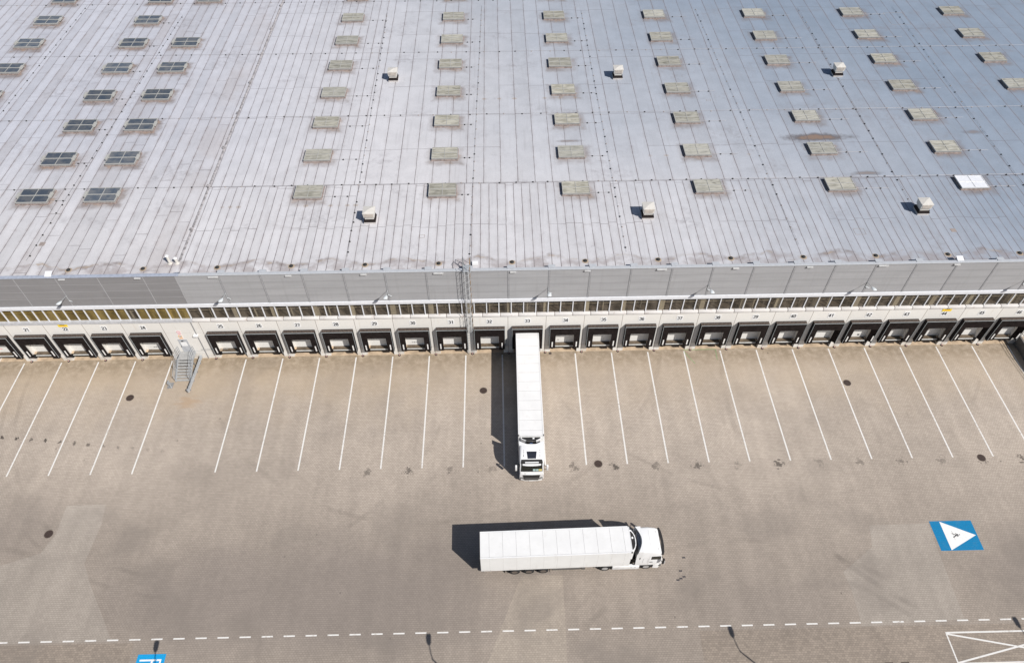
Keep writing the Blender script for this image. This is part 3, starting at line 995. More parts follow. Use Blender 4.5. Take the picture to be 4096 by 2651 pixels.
for r in range(8):
    put_light(RD, -53.72 + 0.02 * r, YR[r] - 0.15, 'dark glazed rooflight' )
    if r != 6:
        put_light(RD, -46.0 + 0.02 * r, YR[r] - 0.13, 'dark glazed rooflight')
    if r >= 3:
        put_light(RD, -69.0, YR[r] + 0.1, 'dark glazed rooflight')
# roof vents
mb = MB()
mb.box(-0.66, 0.66, 0.0, 1.3, 13.2, 13.42)
me_v = mb.mesh('roof_vent', m_kerb)
me_v.materials[0] = plain('vent_kerb', (0.5, 0.47, 0.45), 0.6)
mb = MB()
mb.box(-0.66, 0.66, 0.0, 1.3, 13.4205, 13.56)
mb.box(-0.60, 0.60, 0.06, 1.24, 13.56, 13.75)
me_vb = mb.mesh('base_band', m_tarband)
mb = MB()
mb.box(-0.50, 0.50, 0.16, 1.14, 13.75, 14.02)
me_vc = mb.mesh('throat', m_vent)
mb = MB()
x1, x2 = 0.60, 0.645
lo, hi = [(-x1, 0.09), (x1, 0.09), (x1, 1.21), (-x1, 1.21)], [(-x2, 0.01), (x2, 0.01), (x2, 1.29), (-x2, 1.29)]
mb.loft([[(*p, 14.02) for p in lo], [(*p, 14.66) for p in hi]])
ap = (0, 0.65, 14.81)
c4 = [(*p, 14.661) for p in [(-0.67, -0.02), (0.67, -0.02), (0.67, 1.32), (-0.67, 1.32)]]
for k in range(4):
    mb.face([c4[k], c4[(k + 1) % 4], ap])
mb.face(c4[::-1])
me_vh = mb.mesh('cowl', m_vent)
mb = MB()
for k in range(5):
    z = 14.08 + k * 0.115
    f = (z - 14.02) / 0.64
    y = 0.09 - 0.08 * f - 0.012
    xx = 0.47 + 0.08 * f
    mb.box(-xx, xx, y - 0.03, y + 0.02, z, z + 0.05)
me_vs = mb.mesh('louvre', m_slat)
for x, y in ((-14.55, 8.1), (16.57, 8.1), (47.7, 8.1), (-14.45, 37.75), (16.67, 37.6), (47.4, 37.5)):
    o = link('roof_vent', me_v, wh, (x, y, 0))
    link('base_band', me_vb, o)
    link('throat', me_vc, o)
    link('cowl', me_vh, o)
    link('louvre', me_vs, o)
# little plates lying on the membrane
def flat_patch(x, y, wd, dp, m, outline=False, name='roof_patch'):
    mb = MB()
    if outline:
        t = 0.035
        for a in ((-wd, wd, -dp, -dp + t), (-wd, wd, dp - t, dp), (-wd, -wd + t, -dp + t, dp - t), (wd - t, wd, -dp + t, dp - t)):
            mb.box(a[0], a[1], a[2], a[3], 13.2, 13.212)
    else:
        mb.box(-wd, wd, -dp, dp, 13.2, 13.212)
    mb.build(name, m, wh, (x, y, 0))
flat_patch(-49.9, 5.67, 0.3, 0.3, m_patch)
flat_patch(50.08, 5.5, 0.3, 0.28, m_patch)
flat_patch(-8.65, 5.92, 0.32, 0.26, m_patch, True)
flat_patch(39.65, 5.54, 0.6, 0.5, m_patch, True)
flat_patch(28.22, 32.15, 0.3, 0.22, m_patch, True)
flat_patch(61.9, 54.2, 1.5, 1.9, m_patch, True)
# thick pancake stains are part of the membrane's material

# docks: shelter, door, leveller
SH, SD, ST = 1.745, 0.5, 4.74
def curtain(x0, x1, z0, z1, y, sag=0.0):
    mb = MB()
    n = 10
    top = [(x0 + (x1 - x0) * k / n, z1) for k in range(n + 1)]
    bot = [(x0 + (x1 - x0) * k / n, z0 + sag * math.sin(math.pi * k / n)) for k in range(n + 1)]
    for k in range(n):
        q = [(bot[k][0], y, bot[k][1]), (bot[k + 1][0], y, bot[k + 1][1]), (top[k + 1][0], y, top[k + 1][1]), (top[k][0], y, top[k][1])]
        mb.face(q)
        mb.face([(a, y + 0.02, c) for a, _, c in q][::-1])
    for (a, c), (a2, c2) in list(zip(bot, bot[1:])) + list(zip(top, top[1:])):
        mb.face([(a, y, c), (a, y + 0.02, c), (a2, y + 0.02, c2), (a2, y, c2)])
    for a in (x0, x1):
        mb.face([(a, y, z0), (a, y, z1), (a, y + 0.02, z1), (a, y + 0.02, z0)])
    return mb
mb = MB()
mb.mi = 0
mb.box(-SH, SH, -SD, -0.001, ST - 0.06, ST)
mb.mi = 1
mb.prism([(-SD, 1.22), (-SD + 0.12, 1.06), (-0.001, 1.12), (-0.001, ST - 0.06), (-SD, ST - 0.06)], -SH, -SH + 0.05, 'x')
mb.prism([(-SD, 1.22), (-SD + 0.12, 1.06), (-0.001, 1.12), (-0.001, ST - 0.06), (-SD, ST - 0.06)], SH - 0.05, SH, 'x')
me_sh = mb.mesh('dock_shelter', [m_shtop, m_blackside])
def shelter_parts(fl, hd):
    a = curtain(-SH + 0.03, SH - 0.03, hd, ST - 0.02, -SD - 0.012, 0.05).mesh('head_curtain', m_black)
    zl = 1.19
    b = curtain(-SH + 0.03, -fl, zl, hd - 0.001 + 0.3, -SD + 0.015, 0.0).mesh('side_curtain', m_black)
    c = curtain(fl, SH - 0.03, zl, hd - 0.001 + 0.3, -SD + 0.015, 0.0).mesh('side_curtain', m_black)
    return a, b, c
SHA = shelter_parts(1.05, 3.53)
me_sw = curtain(-0.66, 0.0, 1.19, 3.82, 0.0).mesh('side_curtain', m_black)
SHB = shelter_parts(1.36, 4.06)
mb = MB()
p = 0.02
mb.box(-SH - 0.004, SH + 0.004, -SD - 0.03, -SD + 0.006, ST - 0.03, ST + 0.004)
mb.box(-SH - 0.004, -SH + 0.022, -SD - 0.03, -SD + 0.006, 1.2, ST - 0.03)
mb.box(SH - 0.022, SH + 0.004, -SD - 0.03, -SD + 0.006, 1.2, ST - 0.03)
me_pp = mb.mesh('piping', m_piping)
mb = MB()
mb.box(-0.065, 0.065, -SD - 0.018, -SD + 0.014, 1.5, 2.36)
me_gs = mb.mesh('guide_stripe', m_whitepaint)
mb = MB()
mb.box(-DOORH + 0.01, DOORH - 0.01, 0.45, 0.53, 1.21, 3.99)
me_dd = mb.mesh('dock_door', m_door)
mb = MB()
mb.mi = 0
mb.box(-1.12, 1.12, 0.0, 0.449, 1.14, 1.205)
mb.mi = 1
mb.box(-1.12, 1.12, 0.02, 0.4, 0.75, 1.139)
me_lv = mb.mesh('dock_leveller', [m_level, m_tdark])
mb = MB()
mb.box(-1.1, 1.1, -0.13, -0.05, 1.08, 1.16)
me_lip = mb.mesh('lip', m_whitebar)
mb = MB()
mb.box(-0.13, 0.13, -0.16, -0.001, 0.72, 1.2, 0.02)
mb.box(-0.15, 0.15, 0.0, 0.3, 0.7, 1.19)
me_bp = mb.mesh('bumper', m_rubber)
mb = MB()
mb.box(-0.225, 0.225, 0.05, 0.449, 1.15, 1.199)
me_sl = mb.mesh('door_threshold', m_pit)
for n in DOCKS:
    xc = dock_x(n)
    s = link('dock_shelter', me_sh, wh, (xc, 0, 0))
    if n == 33:
        s['label'] = 'dock shelter pushed open by the docked trailer'
    a, b, c = SHB if n == 33 else SHA
    link('head_curtain', a, s)
    link('side_curtain', b, s)
    if n in (41, 42, 45, 46):
        q = link('side_curtain', me_sw, s, (SH - 0.03, -SD + 0.015, 0))
        q.rotation_euler = (0, 0, R({41: -50, 42: -38, 45: -62, 46: -55}[n]))
        q['label'] = 'right curtain swung back from its track'
    else:
        link('side_curtain', c, s)
    link('piping', me_pp, s)
    if n != 33:
        link('guide_stripe', me_gs, s, (-1.40, 0, 0))
        if n not in (41, 45):
            link('guide_stripe', me_gs, s, (1.40 if n not in (42, 46) else 1.58, 0, 0))
    d = link('dock_door', me_dd, wh, (xc, 0, 0))
    lv = link('dock_leveller', me_lv, wh, (xc, 0, 0))
    link('lip', me_lip, lv)
    link('door_threshold', me_sl, wh, (xc - 1.345, 0, 0))
    link('door_threshold', me_sl, wh, (xc + 1.345, 0, 0))
    for sx in (-1.33, 1.33):
        link('bumper', me_bp, wh, (xc + sx, 0, 0))
    if n in (24, 30, 34):
        mb = MB()
        q = {24: -0.4, 30: -0.55, 34: -0.75}[n]
        mb.box(q, q + 0.22, 0.42, 0.452, 1.66, 1.70)
        if n != 34:
            mb.box(q + 0.3, q + 0.36, 0.42, 0.452, 1.62, 1.76)
            mb.box(q + 0.44, q + 0.62, 0.42, 0.452, 1.66, 1.70)
        mb.build('handle', m_ink, d)
    if n == 42:
        mb = MB()
        mb.box(0.25, 0.5, 0.43, 0.452, 1.5, 1.7)
        mb.build('door_window', m_ink, d)
    if n in (20, 46):
        mb = MB()
        mb.box(-0.95, -0.45, 0.44, 0.452, 2.55, 3.0)
        mb.build('sticker', m_purple, d)
        mb = MB()
        mb.box(-1.05, -0.55, 0.44, 0.452, 1.75, 1.85)
        mb.box(-1.05, -0.75, 0.44, 0.452, 1.95, 2.03)
        mb.build('sticker', m_pink, d)
# staff door beside dock 24 and its fittings
dr = MB()
dr.box(-37.12, -36.05, -0.03, 0.02, 1.27, 3.46)
dr = dr.build('door', m_doorgrey, wh)
dr['label'] = 'grey staff door at the top of the steel stair'
mb = MB()
mb.box(-36.95, -36.25, -0.036, -0.031, 2.3, 3.0)
mb.build('notice', m_plate, dr)
mb = MB()
mb.box(-36.75, -36.52, -0.10, -0.031, 3.15, 3.25)
mb.build('closer', m_ink, dr)
mb = MB()
mb.box(-37.06, -37.0, -0.09, -0.031, 2.2, 2.34)
mb.build('handle', m_ink, dr)
# downpipes and wall fixture
mb = MB()
mb.tube([(-34.62, -0.06, 6.4), (-34.62, -0.06, 0.05)], 0.045)
mb.build('downpipe', m_cover, wh)
mb = MB()
mb.tube([(-35.0, -0.05, 1.62), (-31.9, -0.05, 1.62)], 0.03)
mb.build('conduit', m_galvdark, wh)
mb = MB()
mb.box(-34.95, -34.5, -0.35, -0.02, 4.18, 4.36)
mb.build('flood_light', m_plate, wh)

# ------------------------------------------------------------------ number plates
def arc(cx, cy, rx, ry, a0, a1, k=12):
    return [(cx + rx * math.cos(R(a0 + (a1 - a0) * q / k)), cy + ry * math.sin(R(a0 + (a1 - a0) * q / k))) for q in range(k + 1)]
GLYPH = {                                      # centre lines in a cell 0..0.24 wide, 0..0.5 high
    '0': [arc(0.12, 0.25, 0.10, 0.22, 0, 360, 20)],
    '1': [[(0.03, 0.36), (0.10, 0.40), (0.15, 0.48)], [(0.15, 0.50), (0.15, 0.0)]],
    '2': [arc(0.12, 0.35, 0.10, 0.115, 165, -35, 12) + [(0.03, 0.07)], [(0.0, 0.035), (0.235, 0.035)]],
    '3': [arc(0.11, 0.36, 0.095, 0.105, 160, -80, 12), arc(0.11, 0.145, 0.105, 0.115, 85, -160, 12)],
    '4': [[(0.17, 0.5), (0.17, 0.0)], [(0.15, 0.47), (0.0, 0.155)], [(-0.02, 0.14), (0.25, 0.14)]],
    '5': [[(0.22, 0.465), (0.055, 0.465)], [(0.06, 0.48), (0.03, 0.25)], arc(0.115, 0.165, 0.105, 0.13, 135, -160, 14)],
    '6': [arc(0.12, 0.15, 0.095, 0.12, 0, 360, 18), arc(0.16, 0.20, 0.135, 0.27, 65, 190, 12)],
    '7': [[(0.0, 0.465), (0.235, 0.465)], [(0.22, 0.44), (0.09, 0.0)]],
    '8': [arc(0.12, 0.365, 0.085, 0.10, 0, 360, 18), arc(0.12, 0.14, 0.10, 0.12, 0, 360, 18)],
    '9': [arc(0.12, 0.35, 0.095, 0.12, 0, 360, 18), arc(0.08, 0.30, 0.135, 0.27, -115, 10, 12)],
}
def numeral_mesh(txt):
    mb = MB()
    wd, y = 0.096, 0.0
    for q, ch in enumerate(txt):
        ox = (q - len(txt) / 2) * 0.29 + 0.025
        for pts in GLYPH[ch]:
            y -= 0.0008
            P = [Vector((p[0] + ox, p[1] - 0.25)) for p in pts]
            L_, R_ = [], []
            closed = (P[0] - P[-1]).length < 1e-4
            for k, p in enumerate(P):
                a = P[k - 1] if k else (P[-2] if closed else P[0])
                b = P[k + 1] if k < len(P) - 1 else (P[1] if closed else P[-1])
                t = (b - a).normalized()
                nn = Vector((-t.y, t.x)) * wd / 2
                L_.append(p + nn)
                R_.append(p - nn)
            for k in range(len(P) - 1):
                mb.face([(L_[k].x, y, L_[k].y), (R_[k].x, y, R_[k].y), (R_[k + 1].x, y, R_[k + 1].y), (L_[k + 1].x, y, L_[k + 1].y)])
    return mb.mesh('numeral', m_ink)
mb = MB()
mb.box(-0.355, 0.355, -0.02, -0.001, -0.38, 0.38)
me_np = mb.mesh('number_sign', m_plate)
for n in DOCKS:
    if n == 19:
        continue
    o = tag(link('number_sign', me_np, None, (dock_x(n), 0, 5.6)), 'white plate with the black number %d above its dock' % n, 'number sign', 'number plates above the docks')
    link('numeral', numeral_mesh(str(n)), o, (0, -0.0215, 0))
for n, word in ((22, 'left'), (44, 'right')):
    o = thing('warning_sign', 'yellow notice with small lettering above number %d' % n, 'warning sign', (dock_x(n) + (-0.02 if n == 22 else 0.05), 0, 6.2), group='yellow notices on the wall')
    mb = MB()
    mb.box(-0.52, 0.52, -0.03, -0.001, -0.24, 0.24)
    mb.build('board', m_yellow, o)
    mb = MB()
    mb.box(-0.28, 0.28, -0.036, -0.0305, 0.10, 0.17)
    mb.build('heading_stroke', m_ink, o)
    mb = MB()
    mb.box(-0.42, 0.42, -0.036, -0.0305, -0.04, 0.02)
    mb.box(-0.25, 0.28, -0.036, -0.0305, -0.17, -0.11)
    mb.build('lettering_stroke', m_orange, o)
def round_sign(x, z, ringm, inner, lb):
    o = thing('prohibition_sign', lb, 'sign', (x, 0, z))
    mb = MB()
    mb.box(-0.25, 0.25, -0.02, -0.001, -0.42, 0.28)
    mb.build('board', m_plate, o)
    mb = MB()
    k = 20
    for q in range(k):
        t0, t1 = 2 * math.pi * q / k, 2 * math.pi * (q + 1) / k
        mb.face([(0.16 * math.cos(t0), -0.022, 0.02 + 0.16 * math.sin(t0)), (0.23 * math.cos(t0), -0.022, 0.02 + 0.23 * math.sin(t0)), (0.23 * math.cos(t1), -0.022, 0.02 + 0.23 * math.sin(t1)), (0.16 * math.cos(t1), -0.022, 0.02 + 0.16 * math.sin(t1))])
    mb.build('red_ring', ringm, o)
    mb = MB()
    mb.box(-0.22, 0.22, -0.026, -0.021, -0.40, -0.27)
    mb.build('caption_band', ringm, o)
    mb = MB()
    mb.box(-0.11, 0.11, -0.026, -0.021, -0.04, 0.06)
    mb.build('symbol', inner, o)
round_sign(-36.55, 4.72, m_pink, m_pink, 'faded red ring prohibition sign, upper of two above the staff door')
round_sign(-36.6, 3.98, m_orange, m_ink, 'orange ring sign with black symbol, lower of two above the staff door')

# ------------------------------------------------------------------ wall lamps
def wall_lamp():
    o = thing('wall_lamp', 'x', 'wall lamp')
    mb = MB()
    mb.box(-0.04, 0.04, -0.06, -0.033, 10.2, 10.95)
    mb.tube([(0, -0.05, 10.90), (0, -1.05, 11.2)], 0.03)
    mb.build('bracket', m_galv, o)
    mb = MB()
    mb.tube([(0.0, -0.06, 10.25), (0.38, -0.2, 10.2)], 0.03)
    mb.build('side_arm', m_lampw, o)
    mb = MB()
    rings = []
    for t, wd, h in ((0, 0.06, 0.05), (0.15, 0.13, 0.09), (0.42, 0.20, 0.12), (0.66, 0.20, 0.11), (0.76, 0.16, 0.05)):
        y = -1.0 - t
        z = 11.18 + 0.29 * t
        rings.append([(-wd, y, z), (-wd, y, z + h * 0.5), (-wd * 0.6, y, z + h), (wd * 0.6, y, z + h), (wd, y, z + h * 0.5), (wd, y, z)])
    mb.loft(rings)
    mb.build('lamp_head', m_lampw, o, smooth=40)
    return o
lamp0 = wall_lamp()
LN = {-46.24: 'docks 22 and 23', -29.4: 'docks 25 and 26 on its left end', }
def between(x):
    ns = sorted(DOCKS, key=lambda n: abs(dock_x(n) - x))[:2]
    a, b = sorted(ns)
    return a, b
for k, x in enumerate([-46.24, -29.4, -29.4 + 4 * D, -29.4 + 8 * D, -29.4 + 12 * D, -29.4 + 16 * D, -29.4 + 20 * D]):
    o = lamp0 if k == 0 else copy_tree(lamp0)
    o.location = (x + (0.0 if k == 0 else -0.02), 0, 0)
    if abs(x + 29.4) < 0.1:
        o['label'] = 'grey wall lamp on the cladding above the gap left of dock 25 and 26'
    a, b = between(x)
    o['label'] = 'pale lamp on an arm from the cladding, above docks %d and %d' % (a, b)
    o['group'] = 'lamps along the cladding'

# marker lights at the foot of the piers
mb = MB()
mb.lathe([(0.16, 0.0), (0.15, 0.05), (0.1, 0.09)], (0, 0, 0), n=16)
me_mk = mb.mesh('ground_marker', m_tdark, 40)
mb = MB()
mb.lathe([(0.07, 0.091), (0.05, 0.12)], (0, 0, 0), n=10)
me_mk2 = mb.mesh('lens', plain('marker_lens', (0.6, 0.32, 0.28), 0.4))
for n in DOCKS[1:]:
    if n == 33:
        pass
    x = dock_x(n) - D / 2 + 0.02
    prev = n - 1
    if n == 25:
        lb = 'round dark ground marker with a pale lens at the pier left of dock 25'
    else:
        lb = 'round dark ground marker with a pale lens between docks %d and %d' % (prev, n)
    o = tag(link('ground_marker', me_mk, None, (x, -0.13, 0)), lb, 'marker light', 'ground markers at the foot of the piers')
    link('lens', me_mk2, o)

# ------------------------------------------------------------------ lightning conductors
mb = MB()
mb.lathe([(0.09, 13.205), (0.10, 13.27), (0.07, 13.31)], (0, 0, 0), n=10)
me_hb = mb.mesh('holder', m_block)
mb = MB()
mb.lathe([(0.085, 13.205), (0.09, 13.25), (0.06, 13.28)], (0, 0, 0), n=10)
me_hp = mb.mesh('holder', m_patch)
def conductor(label, a, b, step, pale=0.0, branches=()):
    a, b = Vector(a), Vector(b)
    o = thing('lightning_conductor', label, 'roof cable', (a.x, a.y, 0), group='lightning conductor runs on the roof')
    L = (b - a).length
    d = (b - a) / L
    mb = MB()
    mb.tube([(0, 0, 13.3), (b.x - a.x, b.y - a.y, 13.3)], 0.012, 4)
    for (x0, y0, x1) in branches:
        mb.tube([(x0 - a.x, y0 - a.y, 13.3), (x1 - a.x, y0 - a.y, 13.3)], 0.012, 4)
    mb.build('wire', m_wire, o)
    k = 0
    t = step * 0.5
    while t < L and k < 70:
        p = d * (t + random.uniform(-0.15, 0.15)) + Vector((-d.y, d.x)) * random.uniform(-0.06, 0.06)
        link('holder', me_hp if random.random() < pale else me_hb, o, (p.x, p.y, 0))
        t += step * random.uniform(0.9, 1.1)
        k += 1
    for (x0, y0, x1) in branches:
        for f in (0.35, 0.75):
            link('holder', me_hb, o, (x0 + (x1 - x0) * f - a.x + random.uniform(-0.1, 0.1), y0 - a.y, 0))
YB = [12.95 + 7.1 * r for r in range(7)]
conductor('conductor running back from the parapet between the two columns of dark rooflights', (-50.5, 3.0), (-48.9, 58), 1.75, 0.05, [(-51.9, y, -50.0) for y in YB])
conductor('conductor running back left of the outer dark rooflight column', (-65.6, 16), (-65.0, 62), 1.9, 0.3)
conductor('conductor running back just right of the leftmost cream rooflight column', (-16.4, 2.8), (-17.05, 58), 1.75, 0.25, [(-20.5, y, -16.6) for y in YB])
conductor('conductor running back from the roof ladder', (-3.35, 2.0), (-2.3, 60), 1.65, 0.6, [(-4.9, y, -3.2) for y in YB])
conductor('conductor running back right of the cream rooflight column above the docked truck', (13.5, 2.8), (13.3, 58), 1.65, 0.6, [(10.6, y, 13.3) for y in YB])
conductor('conductor running back between the middle and far right roof vents', (32.3, 3.5), (31.3, 58), 1.9, 0.6, [(26.2, y, 29.5) for y in YB])
conductor('conductor running back along the rightmost roof vents', (47.1, 10), (47.5, 58), 1.8, 0.45, [(41.6, y, 45.5) for y in YB])
conductor('conductor running back at the far right of the roof', (61.5, 8), (62.5, 58), 2.0, 0.5, [(57.0, y, 60.5) for y in YB])
conductor('cable across the roof just behind the front row of rooflights', (-60, 15.05), (64, 15.2), 2.03, 0.3)
conductor('cable across the roof behind the third row of rooflights', (-72, 29.4), (72, 29.6), 2.3, 0.45)
conductor('cable across the roof behind the fifth row of rooflights', (-78, 45.75), (80, 45.5), 2.35, 0.2)
conductor('cable across the roof along the top edge of the picture', (-80, 61.9), (84, 61.9), 2.4, 0.4)

# roof pipes and the hatch box
def roof_pipe(x, y, h, r, label):
    o = thing('vent_pipe', label, 'vent pipe', (x, y, 13.2))
    mb = MB()
    mb.lathe([(r * 1.7, 0.0), (r * 1.6, 0.08), (r, 0.1), (r, h)], (0, 0, 0), n=14)
    mb.build('pipe', m_vent, o, smooth=40)
    mb = MB()
    mb.lathe([(r * 1.25, h + 0.08), (r * 1.3, h + 0.12), (r * 0.9, h + 0.2)], (0, 0, 0), n=14)
    mb.lathe([(r * 0.4, h), (r * 0.4, h + 0.081)], (0, 0, 0), n=8)
    mb.build('cap', m_plate, o, smooth=40)
roof_pipe(-35.1, 2.3, 0.95, 0.15, 'taller white vent pipe on the roof near the parapet')
roof_pipe(-34.35, 2.3, 0.6, 0.15, 'shorter white vent pipe with a round cap beside the taller one')
o = thing('roof_box', 'small white box on the roof right of the ladder top', 'box', (-2.75, 1.1, 13.2))
mb = MB()
mb.box(-0.3, 0.3, 0, 0.45, 0.05, 0.35, 0.02)
mb.build('casing', m_plate, o)
mb = MB()
for sx in (-0.22, 0.22):
    mb.box(sx - 0.03, sx + 0.03, 0.05, 0.4, 0.0, 0.05)
mb.build('foot_rail', m_galvdark, o)

# ------------------------------------------------------------------ roof ladder with safety cage
ld = thing('roof_ladder', 'caged steel ladder from the yard to the roof between docks 31 and 32', 'ladder', (-3.6, 0, 0))
LT = 14.75
for sx, m in ((-0.33, m_galvdark), (0.33, m_rusty)):
    mb = MB()
    mb.tube([(sx, -0.24, 4.0), (sx, -0.24, LT), (sx, 0.2, LT + 0.25), (sx, 0.75, LT), (sx, 0.75, 13.25)], 0.035)
    mb.build('side_rail', m, ld)
mb = MB()
z = 4.1
while z < 14.2:
    mb.tube([(-0.33, -0.24, z), (0.33, -0.24, z)], 0.012, 5)
    z += 0.3
mb.build('rung_set', m_galvdark, ld)
mb = MB()
z = 5.0
while z < LT + 0.1:
    pts = []
    for k in range(13):
        t = math.pi * k / 12
        pts.append((0.37 * math.cos(t), -0.24 - 0.75 * math.sin(t) ** 0.8, z))
    mb.tube(pts, 0.018, 5)
    z += 0.98
mb.build('cage_hoop', m_galv, ld)
for k in range(2):
    t = math.pi * (k + 1) / 3
    mb = MB()
    mb.tube([(0.37 * math.cos(t), -0.24 - 0.75 * math.sin(t) ** 0.8, 5.0), (0.37 * math.cos(t), -0.24 - 0.75 * math.sin(t) ** 0.8, LT)], 0.022, 5)
    mb.build('cage_strap', m_alu, ld)
mb = MB()
for sx in (-0.36, 0.30):
    mb.tube([(sx - 0.25, -0.16, 6.3), (sx - 0.25, -0.16, 0.03)], 0.035)
z = 0.3
while z < 6.2:
    mb.tube([(-0.61, -0.16, z), (0.05, -0.16, z)], 0.016, 5)
    z += 0.3
mb.build('lower_flight', m_galv, ld, (0.22, 0, 0))
mb = MB()
for z in (4.6, 7.0, 9.5, 12.0):
    for sx in (-0.33, 0.33):
        mb.tube([(sx, -0.24, z), (sx, 0.0, z)], 0.02, 5)
mb.build('wall_bracket', m_galvdark, ld)
mb = MB()
mb.box(-0.42, 0.42, -0.30, 0.75, 13.70, 13.74)
mb.build('step_over', m_galv, ld)
mb = MB()
for sx in (-0.40, 0.40):
    mb.tube([(sx, 0.75, 13.2), (sx, 0.75, 14.4), (sx, 1.35, 14.4), (sx, 1.35, 13.2)], 0.025, 5)
mb.build('grab_rail', m_galvdark, ld)

# ------------------------------------------------------------------ steel stair
st = thing('steel_stair', 'galvanised steel stair up to the grey staff door right of dock 24', 'stair', (-36.65, 0, 0))
W2 = 0.82
mb = MB()
mb.box(-W2, W2, -1.22, -0.02, 1.20, 1.25)
mb.build('landing', m_tread, st)
NT_ = 7
for k in range(NT_):
    y0 = -1.22 - k * 0.315
    z = 1.25 - (k + 1) * (1.25 / (NT_ + 0.7))
    mb = MB()
    mb.box(-W2, W2, y0 - 0.30, y0 - 0.02, z - 0.035, z)
    mb.build('tread', m_tread, st)
for sx in (-1, 1):
    x = sx * (W2 + 0.035)
    mb = MB()
    mb.prism([(-3.5, 0.0), (-3.3, 0.0), (-1.22, 1.03), (-1.22, 1.28), (-3.5, 0.2)], x - 0.03, x + 0.03, 'x')
    mb.box(x - 0.03, x + 0.03, -1.22, -0.02, 1.03, 1.28)
    mb.build('stringer', m_galv, st)
    mb = MB()
    h = 1.05
    for hh in (h, h * 0.66, h * 0.33):
        mb.tube([(x, -0.05, 1.25 + hh), (x, -1.22, 1.25 + hh), (x, -3.45, 0.12 + hh)], 0.026, 6)
    for y, z in ((-0.05, 1.25), (-1.22, 1.25), (-2.33, 0.69), (-3.45, 0.05)):
        mb.tube([(x, y, z), (x, y, z + h + (0.0 if y > -2 else 0.05))], 0.026, 6)
    mb.build('handrail', m_galv, st)
mb = MB()
for sx in (-0.75, 0.75):
    mb.tube([(sx, -1.15, 0.0), (sx, -1.15, 1.2)], 0.04)
mb.build('support_post', m_galvdark, st)

gr = thing('guard_rail', 'ribbed steel crash barrier beside the staff stair', 'crash barrier', (-35.3, 0, 0))
A, B = Vector((-0.05, -5.2, 0)), Vector((0.12, -0.35, 0))
def beam(a, b, z, parent):
    prof = [(0.0, -0.16), (0.05, -0.12), (0.05, -0.05), (0.0, 0.0), (0.05, 0.05), (0.05, 0.12), (0.0, 0.16), (-0.03, 0.16), (0.02, 0.11), (0.02, 0.055), (-0.03, 0.0), (0.02, -0.055), (0.02, -0.11), (-0.03, -0.16)]
    mb = MB()
    mb.loft([[(a.x + p, a.y, z + q) for p, q in prof], [(b.x + p, b.y, z + q) for p, q in prof]])
    return mb.build('beam', m_galv, parent)
beam(A, B, 0.66, gr)
mb = MB()
for q0, q1, zz in ((-0.13, -0.085, 0.85), (-0.07, -0.02, 0.85), (-0.005, 0.045, 0.85)):
    mb.prism([(A.x + q0, A.y), (A.x + q1, A.y), (B.x + q1, B.y), (B.x + q0, B.y)], 0.825, zz)
mb.prism([(A.x - 0.128, A.y), (A.x + 0.043, A.y), (B.x + 0.043, B.y), (B.x - 0.128, B.y)], 0.80, 0.824)
mb.build('top_strip', m_galv, gr)
for k in range(4):
    t = (k + 0.4) / 3.8
    p = A.lerp(B, t)
    mb = MB()
    mb.box(p.x - 0.22, p.x - 0.12, p.y - 0.05, p.y + 0.05, 0.0, 0.8)
    mb.build('post', m_galvdark, gr)
for p in (A, B):
    mb = MB()
    mb.lathe([(0.15, 0.48), (0.15, 0.84)], (p.x - 0.08, p.y, 0), n=14)
    mb.build('end_piece', m_galv, gr, smooth=40)
gp = thing('impact_guard', 'bent grey steel guard plate at the left foot of the stair', 'guard', (-38.0, -3.9, 0))
mb = MB()
mb.prism([(-0.22, 0.3), (-0.14, 0.3), (-0.14, -0.1), (0.26, -0.36), (0.2, -0.42), (-0.22, -0.14)], 0.0, 0.55)
mb.build('plate', m_galv, gp)
mb = MB()
mb.box(-0.3, 0.3, -0.45, 0.35, 0.0, 0.02)
mb.build('foot_plate', m_galvdark, gp)

# ------------------------------------------------------------------ side ramp at the right end
rp = thing('loading_ramp', 'concrete ramp with dark steel railing right of dock 46', 'ramp', (61.3, 0, 0))
mb = MB()
mb.prism([(-0.02, 0.0), (-0.02, 1.2), (-3.5, 1.2), (-13.5, 0.0)], 0.0, 4.2, 'x')
mb.build('slope', m_paver, rp)
mb = MB()
mb.prism([(-0.02, 0.0), (-0.02, 1.4), (-3.5, 1.4), (-13.5, 0.2), (-13.5, 0.0)], -0.2, -0.003, 'x')
mb.build('side_wall', m_tgrey, rp)
mb = MB()
for hh in (0.45, 0.9):
    mb.tube([(-0.1, -0.1, 1.4 + hh), (-0.1, -3.5, 1.4 + hh), (-0.1, -12, 0.35 + hh)], 0.03)
for y, z in ((-0.1, 1.4), (-1.8, 1.4), (-3.5, 1.4), (-6.4, 1.04), (-9.2, 0.7), (-12.0, 0.36)):
    mb.tube([(-0.1, y, z), (-0.1, y, z + 0.9)], 0.03)
mb.build('railing', m_tgrey, rp)

